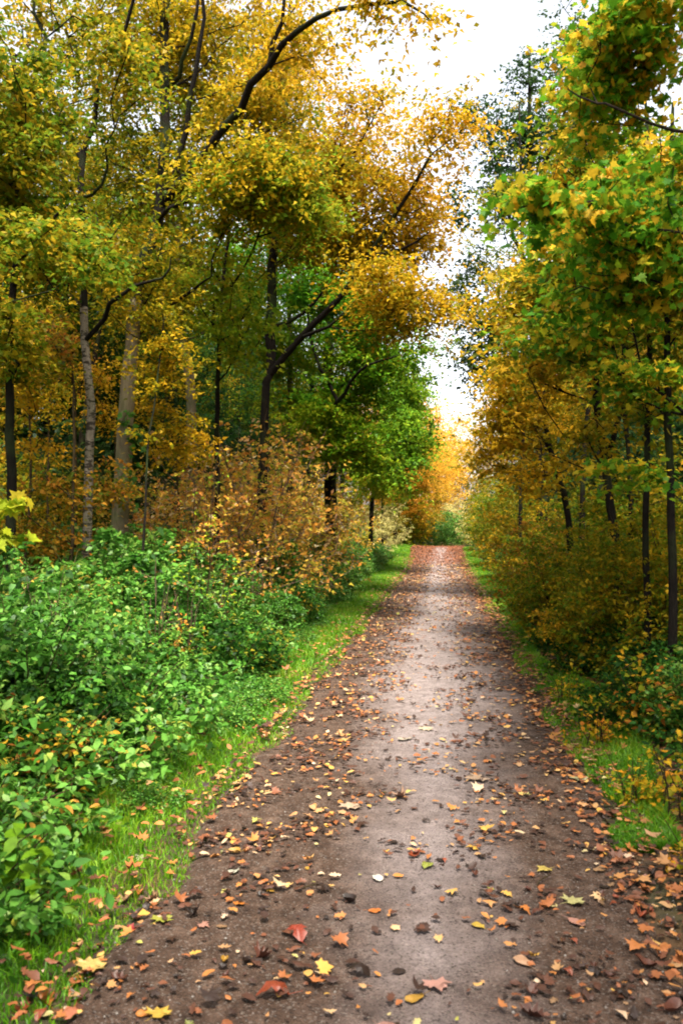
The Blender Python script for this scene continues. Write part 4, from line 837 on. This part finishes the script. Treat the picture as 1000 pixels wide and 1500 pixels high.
for k_, (dx, dy, dz, L_, r_, rz, lab) in enumerate([(0, 0, .11, 1.3, .11, .25, 'dark cut log, front one of the bottom layer of the small pile'), (.05, .25, .12, 1.2, .12, .2, 'cut log, middle one of the bottom layer of the pile'), (-.05, .52, .12, 1.3, .12, .3, 'cut log at the back of the bottom layer of the pile'),
    (0, .13, .31, .9, .10, .3, 'pinkish cut log, front one of the top layer of the small pile'), (.06, .38, .32, 1.0, .11, .15, 'cut log at the back of the top layer of the small pile')]):
    log((LX+dx, LY+dy, gz(LX, LY)+dz+.12), L_, r_, rz*.3, 0, lab, 'cut logs in a small pile')
# bare stems standing out of the thicket
def bare(px, Y, top, lean, r_, lab, leafy=None):
    b = base_under(px, Y); t = at(px+lean, top, Y); root = empty('sapling', b); tag(root, lab, 'young tree')
    pts = [np.zeros(3), (t-b)*.35+[.03, 0, 0], (t-b)*.7+[-.04, .02, 0], t-b]; T = np.array([(t-b)*(.5+.5*R.random())+R.normal(0, .25, 3)*np.array([1, 1, .4]) for _ in range(9)])
    pos, par, fx, tips = skeleton([(pts, r_, .004)], T, .2, .05, .3)
    link('stem', tubes('sapling_wood', pos, par, fx, tips, .002, .006, M['twig_dark']), root)
    Pp, cl, od = clumps(pos, par, tips, 6, .09, .6); link('leaves', leaves_mesh('sapling_leaves', Pp, .04*np.clip(R.normal(1, .2, len(Pp)), .5, 1.5), M[leafy or 'yellowgreen'], 'oval', clump=cl, out_dir=od), root)
for a_ in [(290, 9.6, 640, 35, .012, 'dark bare sapling stem slanting right in front of the dry shrub'), (300, 9.2, 700, -15, .010, 'short dark sapling stem crossing the slanting one'), (385, 14.5, 585, 5, .010, 'sapling with yellow-green leaves above the tallest dry shrub'),
    (455, 17.5, 640, -8, .010, 'leafy green sapling at the right of the thicket'), (410, 14, 640, 6, .010, 'small sapling with green leaves in the middle of the thicket'), (325, 9.2, 790, 10, .008, 'thin dark stem rising from the green bank'), (265, 8.0, 800, 20, .007, 'thin reddish stem slanting out of the green bank')]:
    bare(*a_)
# leafy maple twig at the left border, ivy on the grey trunk
b = np.array([-3.35, 4.6, gz(-3.35, 4.6)])
T = np.vstack([blob(10, 735, 4.6, 26, 22, .12, 6), blob(14, 785, 4.6, 14, 12, .1, 3)])
make_tree('maple_seedling', b, [([b, b+[.0, 0, .9], at(-12, 760, 4.6), at(0, 720, 4.6)], .012, .004)], T, 'yellowgreen', 'stalk', per=7, lsize=.085, tmpl='maple', cr=.06, rtip=.0015, rmax=.004, flare=1, seg=.15,
          label='small maple shoot with big fresh green leaves at the left border', cat='young tree', parts=('stem', 'leaves'), dpen=.1)
oak = [o for o in scn.objects if o.name == 'oak_tree'][0]
q = np.vstack([at(187+R.normal(0, 7)+(12 if 620 < y_ < 680 else 0), y_, 11.3) for y_ in np.concatenate([600+150*R.random(70), 630+25*R.random(30)])])-np.array(oak.location)
link('ivy', leaves_mesh('ivy_leaves', q, .085*np.ones(len(q)), M['bramble'], 'maple', jit=1.0, droop=.6), oak)
# big fern-like leaves low at the left
for i, (px, py, Y, s, lab) in enumerate([(25, 1225, 3.25, .085, 'bright broad-leaved shoot low at the left border'), (55, 1245, 3.15, .07, 'smaller fresh shoot beside the broad-leaved one')]):
    q = at(px, py, Y); b = np.array([q[0], q[1], gz(q[0], q[1])]); root = empty('nettle_shoot', b); tag(root, lab, 'plant')
    h_ = max(.15, q[2]-b[2])
    pos = np.array([[0, 0, 0], [.01, 0, h_*.5], [0, .01, h_]]); link('stem', tubes('shoot', pos, np.array([-1, 0, 1]), np.array([.004, .003, .002]), np.array([2]), .002, .004, M['stalk']), root)
    link('leaves', leaves_mesh('shoot_leaves', np.repeat(np.array([[0, 0, h_], [0, 0, h_*.8], [0, 0, h_*.6]]), 5, 0), s*np.ones(15), M['yellowgreen'], 'oval', clump=np.zeros(15)+.1, rnd=np.zeros(15)+.2, jit=.4), root)
# small broken twigs on the path
for (px, py, L_, rz, lab) in [(795, 1292, .14, 1.1, 'short dark broken twig among leaves right of the path centre'), (460, 1300, .10, .2, 'thin twig on the left half of the path')]:
    gx, gy = ground_at(px, py); t = np.linspace(0, 1, 7)
    pos = np.stack([L_*(t-.5), .012*np.sin(t*5), .02*t+.006], 1); root = link('twig', tubes('twig', pos, np.arange(-1, 6), .004*(1-.5*t), np.array([6]), .002, .004, M['twig_dark']))
    root.location = (gx, gy, float(surf(gx, gy))); root.rotation_euler = (0, 0, rz); tag(root, lab, 'twig')
# remove prototypes never placed
for k_ in P:
    if k_ not in used:
        for c in list(P[k_].children): bpy.data.objects.remove(c)
        bpy.data.objects.remove(P[k_])
# ================================================================== LIGHT, SKY, CAMERA
w = bpy.data.worlds.new('World'); scn.world = w; w.use_nodes = True; nt = w.node_tree; nt.nodes.clear(); L = nt.links.new
SUN_EL, SUN_AZ = rad(66), rad(165)      # azimuth from +Y, clockwise
sky = N(nt, 'ShaderNodeTexSky', sky_type='NISHITA'); sky.sun_disc = False; sky.sun_elevation = SUN_EL; sky.sun_rotation = SUN_AZ; sky.dust_density = 3.0
hs = N(nt, 'ShaderNodeHueSaturation', i_Saturation=.25); L(sky.outputs[0], hs.inputs['Color'])
bg = N(nt, 'ShaderNodeBackground', i_Strength=.12); L(hs.outputs[0], bg.inputs[0]); ow = N(nt, 'ShaderNodeOutputWorld'); L(bg.outputs[0], ow.inputs[0])
sl = bpy.data.lights.new('sun', 'SUN'); sl.energy = 3.0; sl.angle = rad(18); sl.color = (1, .92, .76); so = bpy.data.objects.new('sun', sl); COL.objects.link(so)
from mathutils import Vector
sd = Vector((math.sin(SUN_AZ)*math.cos(SUN_EL), math.cos(SUN_AZ)*math.cos(SUN_EL), math.sin(SUN_EL)))
so.rotation_euler = (sd).to_track_quat('Z', 'Y').to_euler()
cam = bpy.data.cameras.new('camera'); co = bpy.data.objects.new('camera', cam); COL.objects.link(co); scn.camera = co
co.location = (0, 0, CAMZ); co.rotation_euler = (math.pi/2+PIT, 0, YAW); cam.sensor_fit = 'VERTICAL'; cam.sensor_height = 36; cam.lens = 36*F/1500; cam.clip_end = 2000; cam.clip_start = .05
cam.dof.use_dof = True; cam.dof.focus_distance = 9.0; cam.dof.aperture_fstop = 4.0
vs = scn.view_settings; vs.view_transform = 'Standard'; vs.look = 'None'; vs.gamma = 1; vs.exposure = 1.95
scn.render.film_transparent = False
c = scn.cycles; c.max_bounces = 6; c.diffuse_bounces = 1; c.transmission_bounces = 3; c.glossy_bounces = 2; c.transparent_max_bounces = 4
c.use_denoising = True; c.filter_width = 1.9; c.sample_clamp_indirect = 4; c.caustics_reflective = False; c.caustics_refractive = False
